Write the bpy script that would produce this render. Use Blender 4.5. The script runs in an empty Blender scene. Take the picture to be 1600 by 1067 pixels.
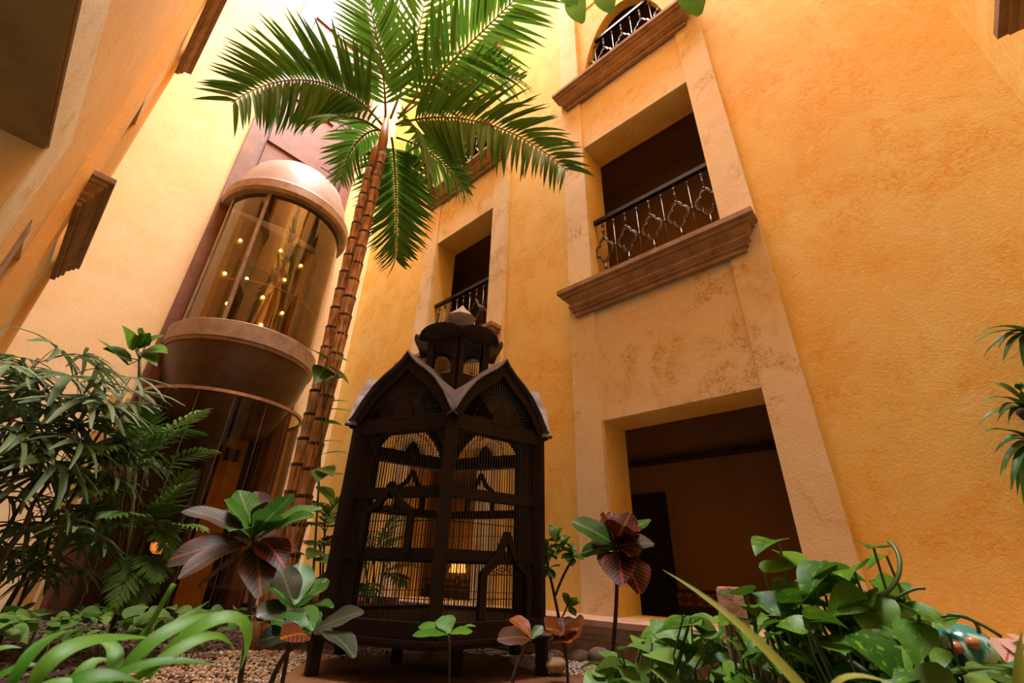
import bpy, math, random
from mathutils import Vector, Matrix
random.seed(7)
C = bpy.context.scene.collection
S = bpy.context.scene
PI = math.pi
# ------------------------------------------------------------------ camera, sky, light, exposure
CAM = Vector((0, 0, .65)); FPX = 699.0
RIGHT = Vector((.66632, -.74524, .02504)).normalized()
DOWN = Vector((.35684, .28919, -.88828)).normalized()
FWD = RIGHT.cross(DOWN).normalized(); DOWN = FWD.cross(RIGHT).normalized()
cd = bpy.data.cameras.new('camera'); cam = bpy.data.objects.new('camera', cd); C.objects.link(cam)
M = Matrix((RIGHT, -DOWN, -FWD)).transposed().to_4x4(); M.translation = CAM
cam.matrix_world = M
cd.sensor_width = 36; cd.lens = 36 * FPX / 1600; cd.clip_start = .02; cd.clip_end = 100
cd.dof.use_dof = True; cd.dof.focus_distance = 5.5; cd.dof.aperture_fstop = 5.6
S.camera = cam
w = bpy.data.worlds.new('sky'); S.world = w; w.use_nodes = True
w.node_tree.nodes['Background'].inputs[0].default_value = (.95, .97, 1, 1)
w.node_tree.nodes['Background'].inputs[1].default_value = .6
S.view_settings.view_transform = 'Standard'; S.view_settings.look = 'None'
S.view_settings.exposure = 0.0; S.view_settings.gamma = 1; S.view_settings.use_curve_mapping = False
def area(name, loc, sx, sy, power, col, rot=(0, 0, 0)):
    l = bpy.data.lights.new(name, 'AREA'); l.shape = 'RECTANGLE'; l.size = sx; l.size_y = sy; l.energy = power; l.color = col
    o = bpy.data.objects.new(name, l); C.objects.link(o); o.location = loc; o.rotation_euler = rot
    return o
area('skylight_lamp', (2.2, 4.4, 27.8), 5.4, 11.8, 10700, (.96, .97, 1))
def point(name, loc, power, col, r=.05):
    l = bpy.data.lights.new(name, 'POINT'); l.energy = power; l.color = col; l.shadow_soft_size = r
    o = bpy.data.objects.new(name, l); C.objects.link(o); o.location = loc
# ------------------------------------------------------------------ helpers
def ray(px, py):
    v = RIGHT * (px - 800) + DOWN * (py - 533.5) + FWD * FPX
    return v.normalized()
def at(px, py, d):                       # the point seen at that pixel, d metres away over the ground
    r = ray(px, py); return CAM + r * (d / math.hypot(r.x, r.y))
WM = {}
def place(o, parent, Mw):
    C.objects.link(o); WM[o.name] = Mw.copy()
    if parent is not None:
        o.parent = parent; o.matrix_basis = WM[parent.name].inverted() @ Mw
    else: o.matrix_basis = Mw
    return o
def tag(o, label=None, cat=None, group=None, kind=None):
    for k, v in (('label', label), ('category', cat), ('group', group), ('kind', kind)):
        if v: o[k] = v
    return o
def thing(name, loc, label, cat, group=None, rz=0):
    o = bpy.data.objects.new(name, None); o.empty_display_size = .1
    place(o, None, Matrix.Translation(loc) @ Matrix.Rotation(rz, 4, 'Z'))
    return tag(o, label, cat, group)
class MB:
    def __init__(s): s.v = []; s.f = []
    def add(s, vs, fs, M=None):
        n = len(s.v)
        s.v += [tuple((M @ Vector(p)) if M else p) for p in vs]
        s.f += [tuple(i + n for i in f) for f in fs]; return s
    def box(s, a, b, M=None):
        x0, y0, z0 = a; x1, y1, z1 = b
        return s.add([(x0,y0,z0),(x1,y0,z0),(x1,y1,z0),(x0,y1,z0),(x0,y0,z1),(x1,y0,z1),(x1,y1,z1),(x0,y1,z1)],
                     [(0,3,2,1),(4,5,6,7),(0,1,5,4),(1,2,6,5),(2,3,7,6),(3,0,4,7)], M)
    def tube(s, pts, r, n=6, cap=True, closed=False):
        pts = [Vector(p) for p in pts]; m = len(pts); rs = r if isinstance(r, (list, tuple)) else [r] * m
        base = len(s.v); up = None
        for i, p in enumerate(pts):
            if closed: t = pts[(i + 1) % m] - pts[i - 1]
            else: t = pts[min(i + 1, m - 1)] - pts[max(i - 1, 0)]
            t = t.normalized() if t.length > 1e-9 else Vector((0, 0, 1))
            if up is None: up = t.orthogonal().normalized()
            up = (up - t * up.dot(t)); up = up.normalized() if up.length > 1e-6 else t.orthogonal().normalized()
            q = t.cross(up)
            for k in range(n):
                a = 2 * PI * k / n
                s.v.append(tuple(p + (up * math.cos(a) + q * math.sin(a)) * rs[i]))
        for i in range(m if closed else m - 1):
            j = (i + 1) % m
            for k in range(n):
                l = (k + 1) % n
                s.f.append((base + i*n + k, base + i*n + l, base + j*n + l, base + j*n + k))
        if cap and not closed:
            s.f.append(tuple(base + k for k in reversed(range(n)))); s.f.append(tuple(base + (m-1)*n + k for k in range(n)))
        return s
    def lathe(s, prof, c, n=32, a0=0, a1=2 * PI):
        full = abs(a1 - a0 - 2 * PI) < 1e-6; cols = n if full else n + 1; base = len(s.v)
        for (r, z) in prof:
            for k in range(cols):
                a = a0 + (a1 - a0) * k / n
                s.v.append((c[0] + r * math.cos(a), c[1] + r * math.sin(a), c[2] + z))
        for i in range(len(prof) - 1):
            for k in range(n):
                l = (k + 1) % cols
                s.f.append((base + i*cols + k, base + i*cols + l, base + (i+1)*cols + l, base + (i+1)*cols + k))
        return s
    def prism(s, poly, h, M=None):            # polygon in local xy, extruded along local z
        n = len(poly)
        return s.add([(x, y, 0) for x, y in poly] + [(x, y, h) for x, y in poly],
                     [tuple(reversed(range(n))), tuple(range(n, 2 * n))] + [(i, (i+1) % n, n + (i+1) % n, n + i) for i in range(n)], M)
    def mesh(s, name, smooth=False):
        m = bpy.data.meshes.new(name); m.from_pydata(s.v, [], s.f); m.update()
        if smooth: m.polygons.foreach_set('use_smooth', [True] * len(m.polygons))
        return m
    def obj(s, name, material, parent=None, smooth=False, Mw=None, world=True):
        m = s.mesh(name, smooth); m.materials.append(material)
        o = bpy.data.objects.new(name, m)
        return place(o, parent, Mw or Matrix.Identity(4))
def struct(name, mb, material, parent=None, smooth=False):
    o = mb.obj(name, material, parent, smooth)
    if parent is None: o['kind'] = 'structure'
    return o
def inst(name, mesh, parent, Mw):
    return place(bpy.data.objects.new(name, mesh), parent, Mw)
def frame(o, x, n):                       # matrix with local x along x, local z near n
    x = Vector(x).normalized(); n = Vector(n); y = n.cross(x)
    if y.length < 1e-5: y = x.orthogonal()
    y.normalize(); z = x.cross(y)
    m = Matrix((x, y, z)).transposed().to_4x4(); m.translation = o; return m
def bez(p, t):
    p = [Vector(q) for q in p]
    while len(p) > 1: p = [p[i].lerp(p[i+1], t) for i in range(len(p) - 1)]
    return p[0]
def rnd(a, b): return random.uniform(a, b)
# ------------------------------------------------------------------ materials
class NT:
    def __init__(s, name):
        s.m = bpy.data.materials.new(name); s.m.use_nodes = True; s.t = s.m.node_tree; s.t.nodes.clear()
        s.out = s.n('ShaderNodeOutputMaterial')
    def n(s, typ, **kw):
        o = s.t.nodes.new(typ)
        for k, v in kw.items(): setattr(o, k, v)
        return o
    def l(s, a, b): s.t.links.new(a, b)
    def val(s, inp, v):
        if hasattr(v, 'is_linked') or isinstance(v, bpy.types.NodeSocket): s.l(v, inp)
        else: inp.default_value = v
    def math(s, op, a, b=0.0, c=None):
        o = s.n('ShaderNodeMath', operation=op); s.val(o.inputs[0], a); s.val(o.inputs[1], b)
        if c is not None: s.val(o.inputs[2], c)
        return o.outputs[0]
    def mix(s, f, a, b, blend='MIX'):
        o = s.n('ShaderNodeMix', data_type='RGBA', blend_type=blend)
        s.val(o.inputs[0], f)
        s.val(o.inputs[6], a if not isinstance(a, tuple) else (*a[:3], 1)); s.val(o.inputs[7], b if not isinstance(b, tuple) else (*b[:3], 1))
        return o.outputs[2]
    def noise(s, vec, scale, detail=4, rough=.55, dist=0.0):
        o = s.n('ShaderNodeTexNoise'); s.l(vec, o.inputs['Vector']); o.inputs['Scale'].default_value = scale
        o.inputs['Detail'].default_value = detail; o.inputs['Roughness'].default_value = rough; o.inputs['Distortion'].default_value = dist
        return o.outputs[0]
    def ramp(s, f, lo, hi):
        o = s.n('ShaderNodeMapRange', interpolation_type='SMOOTHSTEP'); s.l(f, o.inputs[0]); o.inputs[1].default_value = lo; o.inputs[2].default_value = hi
        return o.outputs[0]
    def coord(s, k='Object'): return s.n('ShaderNodeTexCoord').outputs[k]
    def bsdf(s, col, rough=.6, metal=0, spec=.5, bump=None, bstr=.3, bdist=.02):
        b = s.n('ShaderNodeBsdfPrincipled')
        s.val(b.inputs['Base Color'], col if not isinstance(col, tuple) else (*col[:3], 1))
        s.val(b.inputs['Roughness'], rough); b.inputs['Metallic'].default_value = metal; b.inputs['Specular IOR Level'].default_value = spec
        if bump is not None:
            k = s.n('ShaderNodeBump'); k.inputs['Strength'].default_value = bstr; k.inputs['Distance'].default_value = bdist
            s.l(bump, k.inputs['Height']); s.l(k.outputs[0], b.inputs['Normal'])
        return b
    def fin(s, sh): s.l(sh.outputs[0] if hasattr(sh, 'outputs') else sh, s.out.inputs[0]); return s.m
def plaster(name, base, deep, pale, blotch=None, amt=.75, scale=1.0, rough=.75):
    t = NT(name); co = t.coord()
    n1 = t.noise(co, .55 * scale, 5, .6, .4); n2 = t.noise(co, 3.2 * scale, 6, .65, 1.6); n3 = t.noise(co, 11 * scale, 5, .6, 2.5)
    nf = t.noise(co, 13 * scale, 6, .78, 1.4); np_ = t.noise(co, 1.5 * scale, 5, .68, .7)
    c = t.mix(t.math('MULTIPLY', t.ramp(n1, .36, .70), .6), base, deep)
    c = t.mix(t.math('MULTIPLY', t.math('MULTIPLY', t.ramp(np_, .42, .64), t.ramp(nf, .36, .62)), amt), c, deep)
    c = t.mix(t.math('MULTIPLY', t.ramp(n2, .52, .75), .45 * amt), c, pale)
    c = t.mix(t.math('MULTIPLY', t.ramp(n3, .5, .8), .35 * amt), c, pale)
    if blotch:
        nb = t.noise(co, 1.7 * scale, 4, .65, .5); nc = t.noise(co, 17 * scale, 6, .8, 1.6)
        c = t.mix(t.math('MULTIPLY', t.ramp(nb, .50, .66), t.ramp(nc, .42, .60)), c, blotch)
    h = t.math('ADD', t.math('MULTIPLY', n3, .5), t.noise(co, 26 * scale, 4, .65, 1.0))
    return t.fin(t.bsdf(c, rough, 0, .3, h, .2, .02))
def plain(name, a, b=None, scale=6, rough=.6, metal=0, bstr=.2, spec=.5, stretch=None):
    t = NT(name); co = t.coord()
    if stretch:
        mp = t.n('ShaderNodeMapping'); mp.inputs['Scale'].default_value = stretch; t.l(co, mp.inputs[0]); co = mp.outputs[0]
    n = t.noise(co, scale, 5, .6, .3)
    c = t.mix(t.ramp(n, .35, .7), a, b or tuple(x * .6 for x in a))
    return t.fin(t.bsdf(c, rough, metal, spec, n, bstr, .01))
def leafmat(name, a, b, vein=None, nv=9, slope=1.5, vw=.16, rough=.38, trans=.3, edge=None, spots=None):
    t = NT(name); g = t.coord('Generated'); sp = t.n('ShaderNodeSeparateXYZ'); t.l(g, sp.inputs[0])
    oi = t.n('ShaderNodeObjectInfo')
    n = t.noise(g, 3.0, 3, .5)
    f = t.math('ADD', t.math('MULTIPLY', n, .5), t.math('MULTIPLY', oi.outputs['Random'], .55))
    c = t.mix(t.ramp(f, .2, .75), a, b)
    av = t.math('ABSOLUTE', t.math('SUBTRACT', sp.outputs[1], .5))
    if edge: c = t.mix(t.math('MULTIPLY', t.ramp(av, .2, .45), t.ramp(n, .35, .6)), c, edge)
    if spots: c = t.mix(t.ramp(t.noise(g, 7, 3, .6), .56, .66), c, spots)
    if vein:
        k = t.math('FRACT', t.math('SUBTRACT', t.math('MULTIPLY', sp.outputs[0], float(nv)), t.math('MULTIPLY', av, nv * slope * .5)))
        sv = t.math('LESS_THAN', t.math('ABSOLUTE', t.math('SUBTRACT', k, .5)), vw)
        mr = t.math('LESS_THAN', av, .035)
        c = t.mix(t.math('MAXIMUM', t.math('MULTIPLY', sv, .8), mr), c, vein)
    p = t.bsdf(c, rough + .08, 0, .2)
    tr = t.n('ShaderNodeBsdfTranslucent'); t.l(c, tr.inputs[0])
    ms = t.n('ShaderNodeMixShader'); ms.inputs[0].default_value = trans; t.l(p.outputs[0], ms.inputs[1]); t.l(tr.outputs[0], ms.inputs[2])
    return t.fin(ms)
def glass(name, tint, refl=.0, blend=.35, grough=.02):
    t = NT(name); tr = t.n('ShaderNodeBsdfTransparent'); tr.inputs[0].default_value = (*tint, 1)
    gl = t.n('ShaderNodeBsdfGlossy'); gl.inputs['Roughness'].default_value = grough; gl.inputs[0].default_value = (1, .95, .85, 1)
    lw = t.n('ShaderNodeLayerWeight'); lw.inputs[0].default_value = blend
    ms = t.n('ShaderNodeMixShader'); t.l(t.math('ADD', t.math('MULTIPLY', lw.outputs['Fresnel'], .8), refl), ms.inputs[0])
    t.l(tr.outputs[0], ms.inputs[1]); t.l(gl.outputs[0], ms.inputs[2]); return t.fin(ms)
def emit(name, col, s):
    t = NT(name); e = t.n('ShaderNodeEmission'); e.inputs[0].default_value = (*col, 1); e.inputs[1].default_value = s; return t.fin(e)
OCHRE = plaster('ochre_wash', (.83, .585, .17), (.78, .38, .03), (.87, .70, .32), amt=1.0)
BEIGE_WALL = plaster('pale_ochre_wash', (.83, .66, .42), (.78, .54, .26), (.87, .72, .50))
STONE = plaster('beige_plaster', (.80, .66, .44), (.72, .50, .22), (.84, .73, .54), blotch=(.52, .31, .05), amt=.9)
LEFT = plaster('orange_wash', (.78, .47, .16), (.73, .37, .07), (.82, .58, .30))
CORN = plain('carved_cantera', (.36, .215, .11), (.24, .13, .055), 5, .8, 0, .3)
LEDGE = plain('ledge_stone', (.60, .38, .27), (.46, .24, .13), 4, .75)
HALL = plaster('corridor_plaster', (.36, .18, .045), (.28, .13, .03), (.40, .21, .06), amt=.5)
DARKDOOR = plain('dark_wood_door', (.018, .011, .007), (.010, .006, .004), 8, .5)
MAUVE = plain('mauve_painted_steel', (.19, .078, .07), (.14, .05, .045), 3, .55, 0, .1)
MAUVE2 = plain('brown_red_steel', (.20, .075, .055), (.13, .045, .03), 3, .5, 0, .1)
IRON = plain('black_iron', (.02, .016, .014), (.012, .01, .009), 20, .4, .6)
IRONL = plain('worn_iron', (.16, .12, .10), (.05, .04, .035), 25, .35, .8)
WOOD = plain('dark_stained_wood', (.014, .0065, .003), (.006, .003, .002), 9, .65, 0, .3, .25, (1, 1, .15))
WOODR = plain('dark_painted_tin', (.03, .018, .012), (.015, .009, .006), 6, .5)
TINL = plain('pale_tin', (.40, .34, .30), (.28, .22, .19), 6, .5, .4)
TIN = plain('weathered_tin', (.17, .13, .125), (.09, .065, .06), 6, .55, .4, .15)
WIRE = plain('dark_wire', (.022, .013, .008), None, 30, .5)
CAPM = plain('cream_painted_dome', (.36, .28, .26), (.31, .23, .21), 3, .5, 0, .08)
RINGM = plain('bronze_painted_rim', (.30, .19, .12), (.20, .115, .065), 5, .45, 0, .1)
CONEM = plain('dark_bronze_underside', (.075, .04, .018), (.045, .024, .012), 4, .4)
AMBER = glass('amber_glass', (.84, .64, .20), .09, .3)
SMOKED = glass('smoked_glass', (.68, .56, .36), .015, .1)
SOIL = plain('garden_soil', (.075, .04, .022), (.03, .016, .009), 22, .95, 0, .9)
SLAB = plain('terracotta_slab', (.24, .115, .045), (.15, .06, .022), 4, .8)
# ------------------------------------------------------------------ the setting
def wall_holes(axis, p, thick, u0, u1, z0, z1, holes, sgn):
    """wall in the plane axis=p; u along the other axis; holes (u0,u1,z0,z1); sgn = direction of thickness"""
    mb = MB(); us = sorted({u0, u1, *[h[0] for h in holes], *[h[1] for h in holes]}); zs = sorted({z0, z1, *[h[2] for h in holes], *[h[3] for h in holes]})
    def P(u, z, d): return (p + sgn * d, u, z) if axis == 'x' else (u, p + sgn * d, z)
    for i in range(len(us) - 1):
        for j in range(len(zs) - 1):
            uc, zc = (us[i] + us[i+1]) / 2, (zs[j] + zs[j+1]) / 2
            if any(h[0] < uc < h[1] and h[2] < zc < h[3] for h in holes): continue
            for d in (0, thick):
                mb.add([P(us[i], zs[j], d), P(us[i+1], zs[j], d), P(us[i+1], zs[j+1], d), P(us[i], zs[j+1], d)], [(0, 1, 2, 3)])
    for a, b, c, d in holes + [(u0, u1, z0, z1)]:
        for q in (((a, c), (b, c)), ((b, c), (b, d)), ((b, d), (a, d)), ((a, d), (a, c))):
            (ua, za), (ub, zb) = q
            mb.add([P(ua, za, 0), P(ub, zb, 0), P(ub, zb, thick), P(ua, za, thick)], [(0, 1, 2, 3)])
    return mb
TOP = 28.0
GZ = -.12                               # soil level
FL = [(.25, 2.43), (4.48, 7.55), (9.2, 11.9)]        # opening bottoms and heads on the right wall
BAYS = [(.995, 2.91), (5.17, 7.05)]
struct('floor', MB().box((-.66, -1.65, -.6), (5, 11.6, GZ)), SOIL)
holesR = [(a, b, z0, z1) for a, b in BAYS for z0, z1 in FL]
struct('wall_right', wall_holes('x', 5.0, .53, -1.65, 10.5, GZ, TOP, holesR, 1), OCHRE)
# back wall with the lift shaft recess, left wall, wall behind the camera
struct('wall_back', wall_holes('y', 10.5, .3, -.66, 5.0, GZ, TOP, [(1.33, 3.83, GZ, TOP)], 1), BEIGE_WALL)
W3 = -.66
nearhole = (-1.2, 4.25, GZ, 3.44); lowhole = (5.75, 6.28, GZ, 3.38); balhole = (6.74, 8.2, 4.75, 7.2); balhole2 = (6.74, 8.2, 9.6, 12.2)
struct('wall_left', wall_holes('x', W3, .5, -1.65, 10.5, GZ, TOP, [nearhole, lowhole, balhole, balhole2], -1), LEFT)
struct('wall_front', wall_holes('y', -1.65, .3, -.66, 5.0, GZ, TOP, [(1.4, 3.6, 4.5, 7.4)], -1), OCHRE)
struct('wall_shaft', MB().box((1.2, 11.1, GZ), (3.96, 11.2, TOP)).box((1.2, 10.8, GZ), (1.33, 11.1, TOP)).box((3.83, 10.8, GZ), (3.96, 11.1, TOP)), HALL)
# corridors behind the openings
mb = MB().box((5.53, -.6, -.03), (7.0, 9.0, .05)); struct('floor_corridor', mb, plain('corridor_tiles', (.16, .06, .03), None, 3, .4))
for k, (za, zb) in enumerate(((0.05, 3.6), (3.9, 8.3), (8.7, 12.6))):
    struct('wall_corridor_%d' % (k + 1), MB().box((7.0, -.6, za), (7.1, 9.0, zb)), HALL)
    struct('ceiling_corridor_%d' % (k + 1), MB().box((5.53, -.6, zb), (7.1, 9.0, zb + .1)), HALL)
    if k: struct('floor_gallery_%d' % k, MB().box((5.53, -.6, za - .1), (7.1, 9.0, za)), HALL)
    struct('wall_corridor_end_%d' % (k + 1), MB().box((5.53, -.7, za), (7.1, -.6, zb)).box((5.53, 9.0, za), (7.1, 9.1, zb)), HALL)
DKTRIM = plain('dark_moulding', (.09, .04, .018), (.05, .022, .01), 6, .6)
n_tr = [0]
def trim(mb, m, smooth=False):
    n_tr[0] += 1; return struct('trim_%d' % n_tr[0], mb, m, None, smooth)
def dado(z, x=7.0, y0=-.6, y1=9.0):
    mb = MB()
    for dz, h, d in ((0, .035, .07), (.035, .03, .04), (.065, .04, .10), (.105, .02, .05)): mb.box((x - d, y0, z + dz), (x, y1, z + dz + h))
    trim(mb, DKTRIM)
dado(2.25); dado(6.2)
def tilemat():
    t = NT('patterned_tiles'); co = t.coord(); sp = t.n('ShaderNodeSeparateXYZ'); t.l(co, sp.inputs[0])
    u = t.math('MULTIPLY', sp.outputs[1], 6.6); v = t.math('MULTIPLY', sp.outputs[2], 6.6)
    a = t.math('ABSOLUTE', t.math('SUBTRACT', t.math('FRACT', u), .5)); b = t.math('ABSOLUTE', t.math('SUBTRACT', t.math('FRACT', v), .5))
    d = t.math('ADD', a, b); c = t.mix(t.math('LESS_THAN', t.math('ABSOLUTE', t.math('SUBTRACT', d, .32)), .07), (.22, .07, .03), (.55, .35, .16))
    c = t.mix(t.math('LESS_THAN', d, .13), c, (.5, .28, .1)); return t.fin(t.bsdf(c, .35))
TILE = tilemat()
base = struct('baseboard_corridor', MB().box((6.97, -.6, .05), (7.0, 9.0, .30)).box((6.96, -.6, .46), (7.0, 9.0, .50)), DKTRIM)
tm = MB().box((-.012, -.073, -.075), (0, .073, .075)).mesh('tile'); tm.materials.append(TILE)
for k in range(24): inst('tile', tm, base, Matrix.Translation((6.985, 1.05 + k * .15, .38)))
def cdoor(n, y0, y1, z0, z1):
    d = struct('door_%d' % n, MB().box((6.93, y0, z0), (7.0, y1, z1)), DARKDOOR)
    mb = MB()
    for a, b in ((.08, .47), (.53, .93)): mb.box((6.915, y0 + .1, z0 + (z1 - z0) * a), (6.93, y1 - .1, z0 + (z1 - z0) * b))
    mb.obj('panel', DARKDOOR, d)
    MB().lathe([(.0, 0), (.03, .01), (.03, .04), (0, .05)], (6.9, y0 + .08, z0 + .95), 8).obj('handle', IRONL, d, True)
cdoor(1, 3.09, 4.1, .05, 1.82); cdoor(2, 3.0, 3.75, 3.9, 5.75); cdoor(3, 1.05, 1.45, 3.9, 5.75)
# pilasters and spandrels of the right wall bays
FR = 4.92
def bay(y0, y1):
    for a, b in ((y0 - .39, y0), (y1, y1 + .42)): trim(MB().box((FR, a, .25), (5.0, b, TOP)), STONE)
    for za, zb in ((2.43, 4.1), (7.55, 8.85)): trim(MB().box((4.955, y0, za), (5.0, y1, zb)), STONE)
    # arched spandrel of the third floor opening
    mb = MB(); n = 20; cy = (y0 + y1) / 2; hw = (y1 - y0) / 2
    for i in range(n):
        t0, t1 = -1 + 2 * i / n, -1 + 2 * (i + 1) / n
        def zz(t): return 8.55 + 2.6 * math.sqrt(max(0, 1 - t * t * .97)) if abs(t) < .985 else 9.2
        a0, a1 = zz(t0), zz(t1)
        for x in (5.02, 5.2): mb.add([(x, cy + hw * t0, a0), (x, cy + hw * t1, a1), (x, cy + hw * t1, 11.9), (x, cy + hw * t0, 11.9)], [(0, 1, 2, 3)])
        mb.add([(5.02, cy + hw * t0, a0), (5.2, cy + hw * t0, a0), (5.2, cy + hw * t1, a1), (5.02, cy + hw * t1, a1)], [(0, 1, 2, 3)])
    trim(mb, OCHRE)
for y0, y1 in BAYS: bay(y0, y1)
PROF = [(0, 0), (.06, 0), (.06, .06), (.09, .065), (.075, .095), (.125, .14), (.125, .17), (.105, .19), (.17, .265), (.17, .295), (.205, .30), (.205, .345), (.25, .36), (.25, .43), (0, .431)]
def cornice(c0, c1, out, z0, zs=1.0, ps=1.0, mat=CORN):
    """moulded sill from c0 to c1 (xy), profile projecting along out, mitred returns at both ends"""
    c0 = Vector((*c0, 0)); c1 = Vector((*c1, 0)); o = Vector((*out, 0)); d = (c1 - c0).normalized(); mb = MB()
    n = len(PROF)
    for c, s in ((c0, 1), (c1, -1)):
        for p, z in PROF: mb.v.append(tuple(c + o * p * ps - d * s * (p - .25) * 1.0 * ps + Vector((0, 0, z0 + z * zs))))
    for i in range(n - 1): mb.f.append((i, i + 1, n + i + 1, n + i))
    for s in (0, n):   # returns to the wall
        for p, z in PROF:
            q = mb.v[s + PROF.index((p, z))]; mb.v.append((q[0] - o.x * p * ps, q[1] - o.y * p * ps, q[2]))
    for k, s in ((2 * n, 0), (3 * n, n)):
        for i in range(n - 1): mb.f.append((s + i, s + i + 1, k + i + 1, k + i))
    return trim(mb, mat)
CB = [(.60, 3.39), (4.78, 7.62)]
for y0, y1 in CB:
    cornice((4.92, y0), (4.92, y1), (-1, 0), 4.06)
    cornice((4.92, y0), (4.92, y1), (-1, 0), 8.78)
    cornice((4.92, y0), (4.92, y1), (-1, 0), 13.6)
for y0, y1 in BAYS:   # sill slabs inside the reveals
    for z in (4.40, 9.12): trim(MB().box((4.93, y0 - .01, z), (5.53, y1 + .01, z + .09)), CORN)
cornice((3.95, -1.65), (1.2, -1.65), (0, 1), 4.06)
# moulded ledge at the foot of the right wall
mb = MB(); LP = [(4.55, GZ), (4.55, 0), (4.55, .06), (4.50, .075), (4.50, .11), (4.46, .13), (4.43, .17), (4.43, .195), (4.38, .205), (4.38, .255), (5.0, .255)]
for y in (-1.6, 10.45): mb.v += [(x, y, z) for x, z in LP]
mb.f = [(i, i + 1, len(LP) + i + 1, len(LP) + i) for i in range(len(LP) - 1)]
trim(mb, LEDGE)
# left wall: bay frame, sills, frames of the near opening
for a, b in ((6.3, 6.74), (8.2, 8.62)): trim(MB().box((-.66, a, 0), (-.54, b, TOP)), LEFT)
for za, zb in ((0, 4.35), (7.2, 9.2)): trim(MB().box((-.66, 6.74, za), (-.60, 8.2, zb)), STONE)
cornice((-.54, 8.75), (-.54, 6.15), (1, 0), 4.25, 1.0, .85)
cornice((-.54, 8.75), (-.54, 6.15), (1, 0), 9.1, 1.0, .85)
cornice((-.54, 8.75), (-.54, 6.15), (1, 0), 13.8, 1.0, .85)
trim(MB().box((-.66, 4.25, 0), (-.645, 4.85, 4.0)).box((-.66, -1.6, 3.44), (-.645, 4.25, 4.0)), STONE)
trim(MB().box((-.66, 5.50, 0), (-.65, 5.75, 3.45)), CORN)
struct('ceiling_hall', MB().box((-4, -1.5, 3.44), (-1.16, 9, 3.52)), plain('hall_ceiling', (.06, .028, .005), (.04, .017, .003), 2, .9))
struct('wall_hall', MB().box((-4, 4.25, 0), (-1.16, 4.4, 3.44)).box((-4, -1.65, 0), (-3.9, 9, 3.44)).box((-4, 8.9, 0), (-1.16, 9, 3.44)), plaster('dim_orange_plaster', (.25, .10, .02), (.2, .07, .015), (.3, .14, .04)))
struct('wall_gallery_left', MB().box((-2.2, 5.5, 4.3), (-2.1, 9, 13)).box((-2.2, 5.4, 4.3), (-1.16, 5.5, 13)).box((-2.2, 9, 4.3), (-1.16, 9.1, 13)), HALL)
trim(MB().box((-1.16, -1.2, 3.40), (-.665, 4.25, 3.44)), plain('shade_brown_lining', (.36, .19, .04), (.24, .12, .02), 1.5, .85))  # added dark lining; its colour deepens the shade under the near opening's head
# ------------------------------------------------------------------ balcony railings
def quatrefoil(c, s):
    pts = []
    for k in range(40):
        a = 2 * PI * k / 40; r = s * (.66 + .34 * abs(math.cos(2 * a)) ** .7)
        pts.append((c[0], c[1] + .72 * r * math.sin(a), c[2] + 1.08 * r * math.cos(a)))
    return pts
def railing(x, y0, y1, z0, h, label):
    t = thing('balcony_railing', (x, (y0 + y1) / 2, z0), label, 'railing', 'iron railings of the balconies')
    MB().box((x - .035, y0 - .02, z0 + h - .05), (x + .035, y1 + .02, z0 + h + .02)).obj('handrail', IRON, t)
    MB().box((x - .02, y0, z0 + .09), (x + .02, y1, z0 + .12)).obj('bottom_rail', IRON, t)
    n = 9
    for i in range(n):
        y = y0 + .14 + (y1 - y0 - .28) * i / (n - 1); b = MB(); zt = z0 + h - .05
        if i % 2 == 0:
            zc = z0 + .76
            MB().tube([(x, y, z0), (x, y, zc - .235)], .014).lathe([(.0, -.03), (.022, -.02), (.03, 0), (.022, .02), (0, .03)], (x, y, z0 + .42), 8).obj('baluster_foot', IRONL, t, True); b.tube([(x, y, zc + .235), (x, y, zt)], .014)
            ks = [zc + .25, zc + .38, zc + .50]
        else:
            b.tube([(x, y, z0), (x, y, zt)], .011); ks = [z0 + .76, zt - .1]
        for k in ks: b.lathe([(.0, -.03), (.022, -.02), (.03, 0), (.022, .02), (0, .03)], (x, y, k), 8)
        o = b.obj('baluster', IRONL, t, True)
        if i % 2 == 0:
            MB().tube(quatrefoil((x, y, zc), .215), .016, 5, closed=True).tube(quatrefoil((x - .012, y, zc), .185), .008, 4, closed=True).obj('quatrefoil', IRONL, o, True)
railing(5.13, 1.0, 2.9, 4.49, 1.40, 'black iron railing with five quatrefoils in the large right opening above the doorway')
railing(5.10, 1.0, 2.9, 9.21, 1.45, 'black iron railing below the arch at the top edge of the photo')
railing(5.13, 5.18, 7.04, 4.49, 1.40, 'black iron railing in the narrow opening right behind the birdcage finial')
railing(5.10, 5.18, 7.04, 9.21, 1.45, 'black iron railing half hidden behind the right palm fronds')
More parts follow.
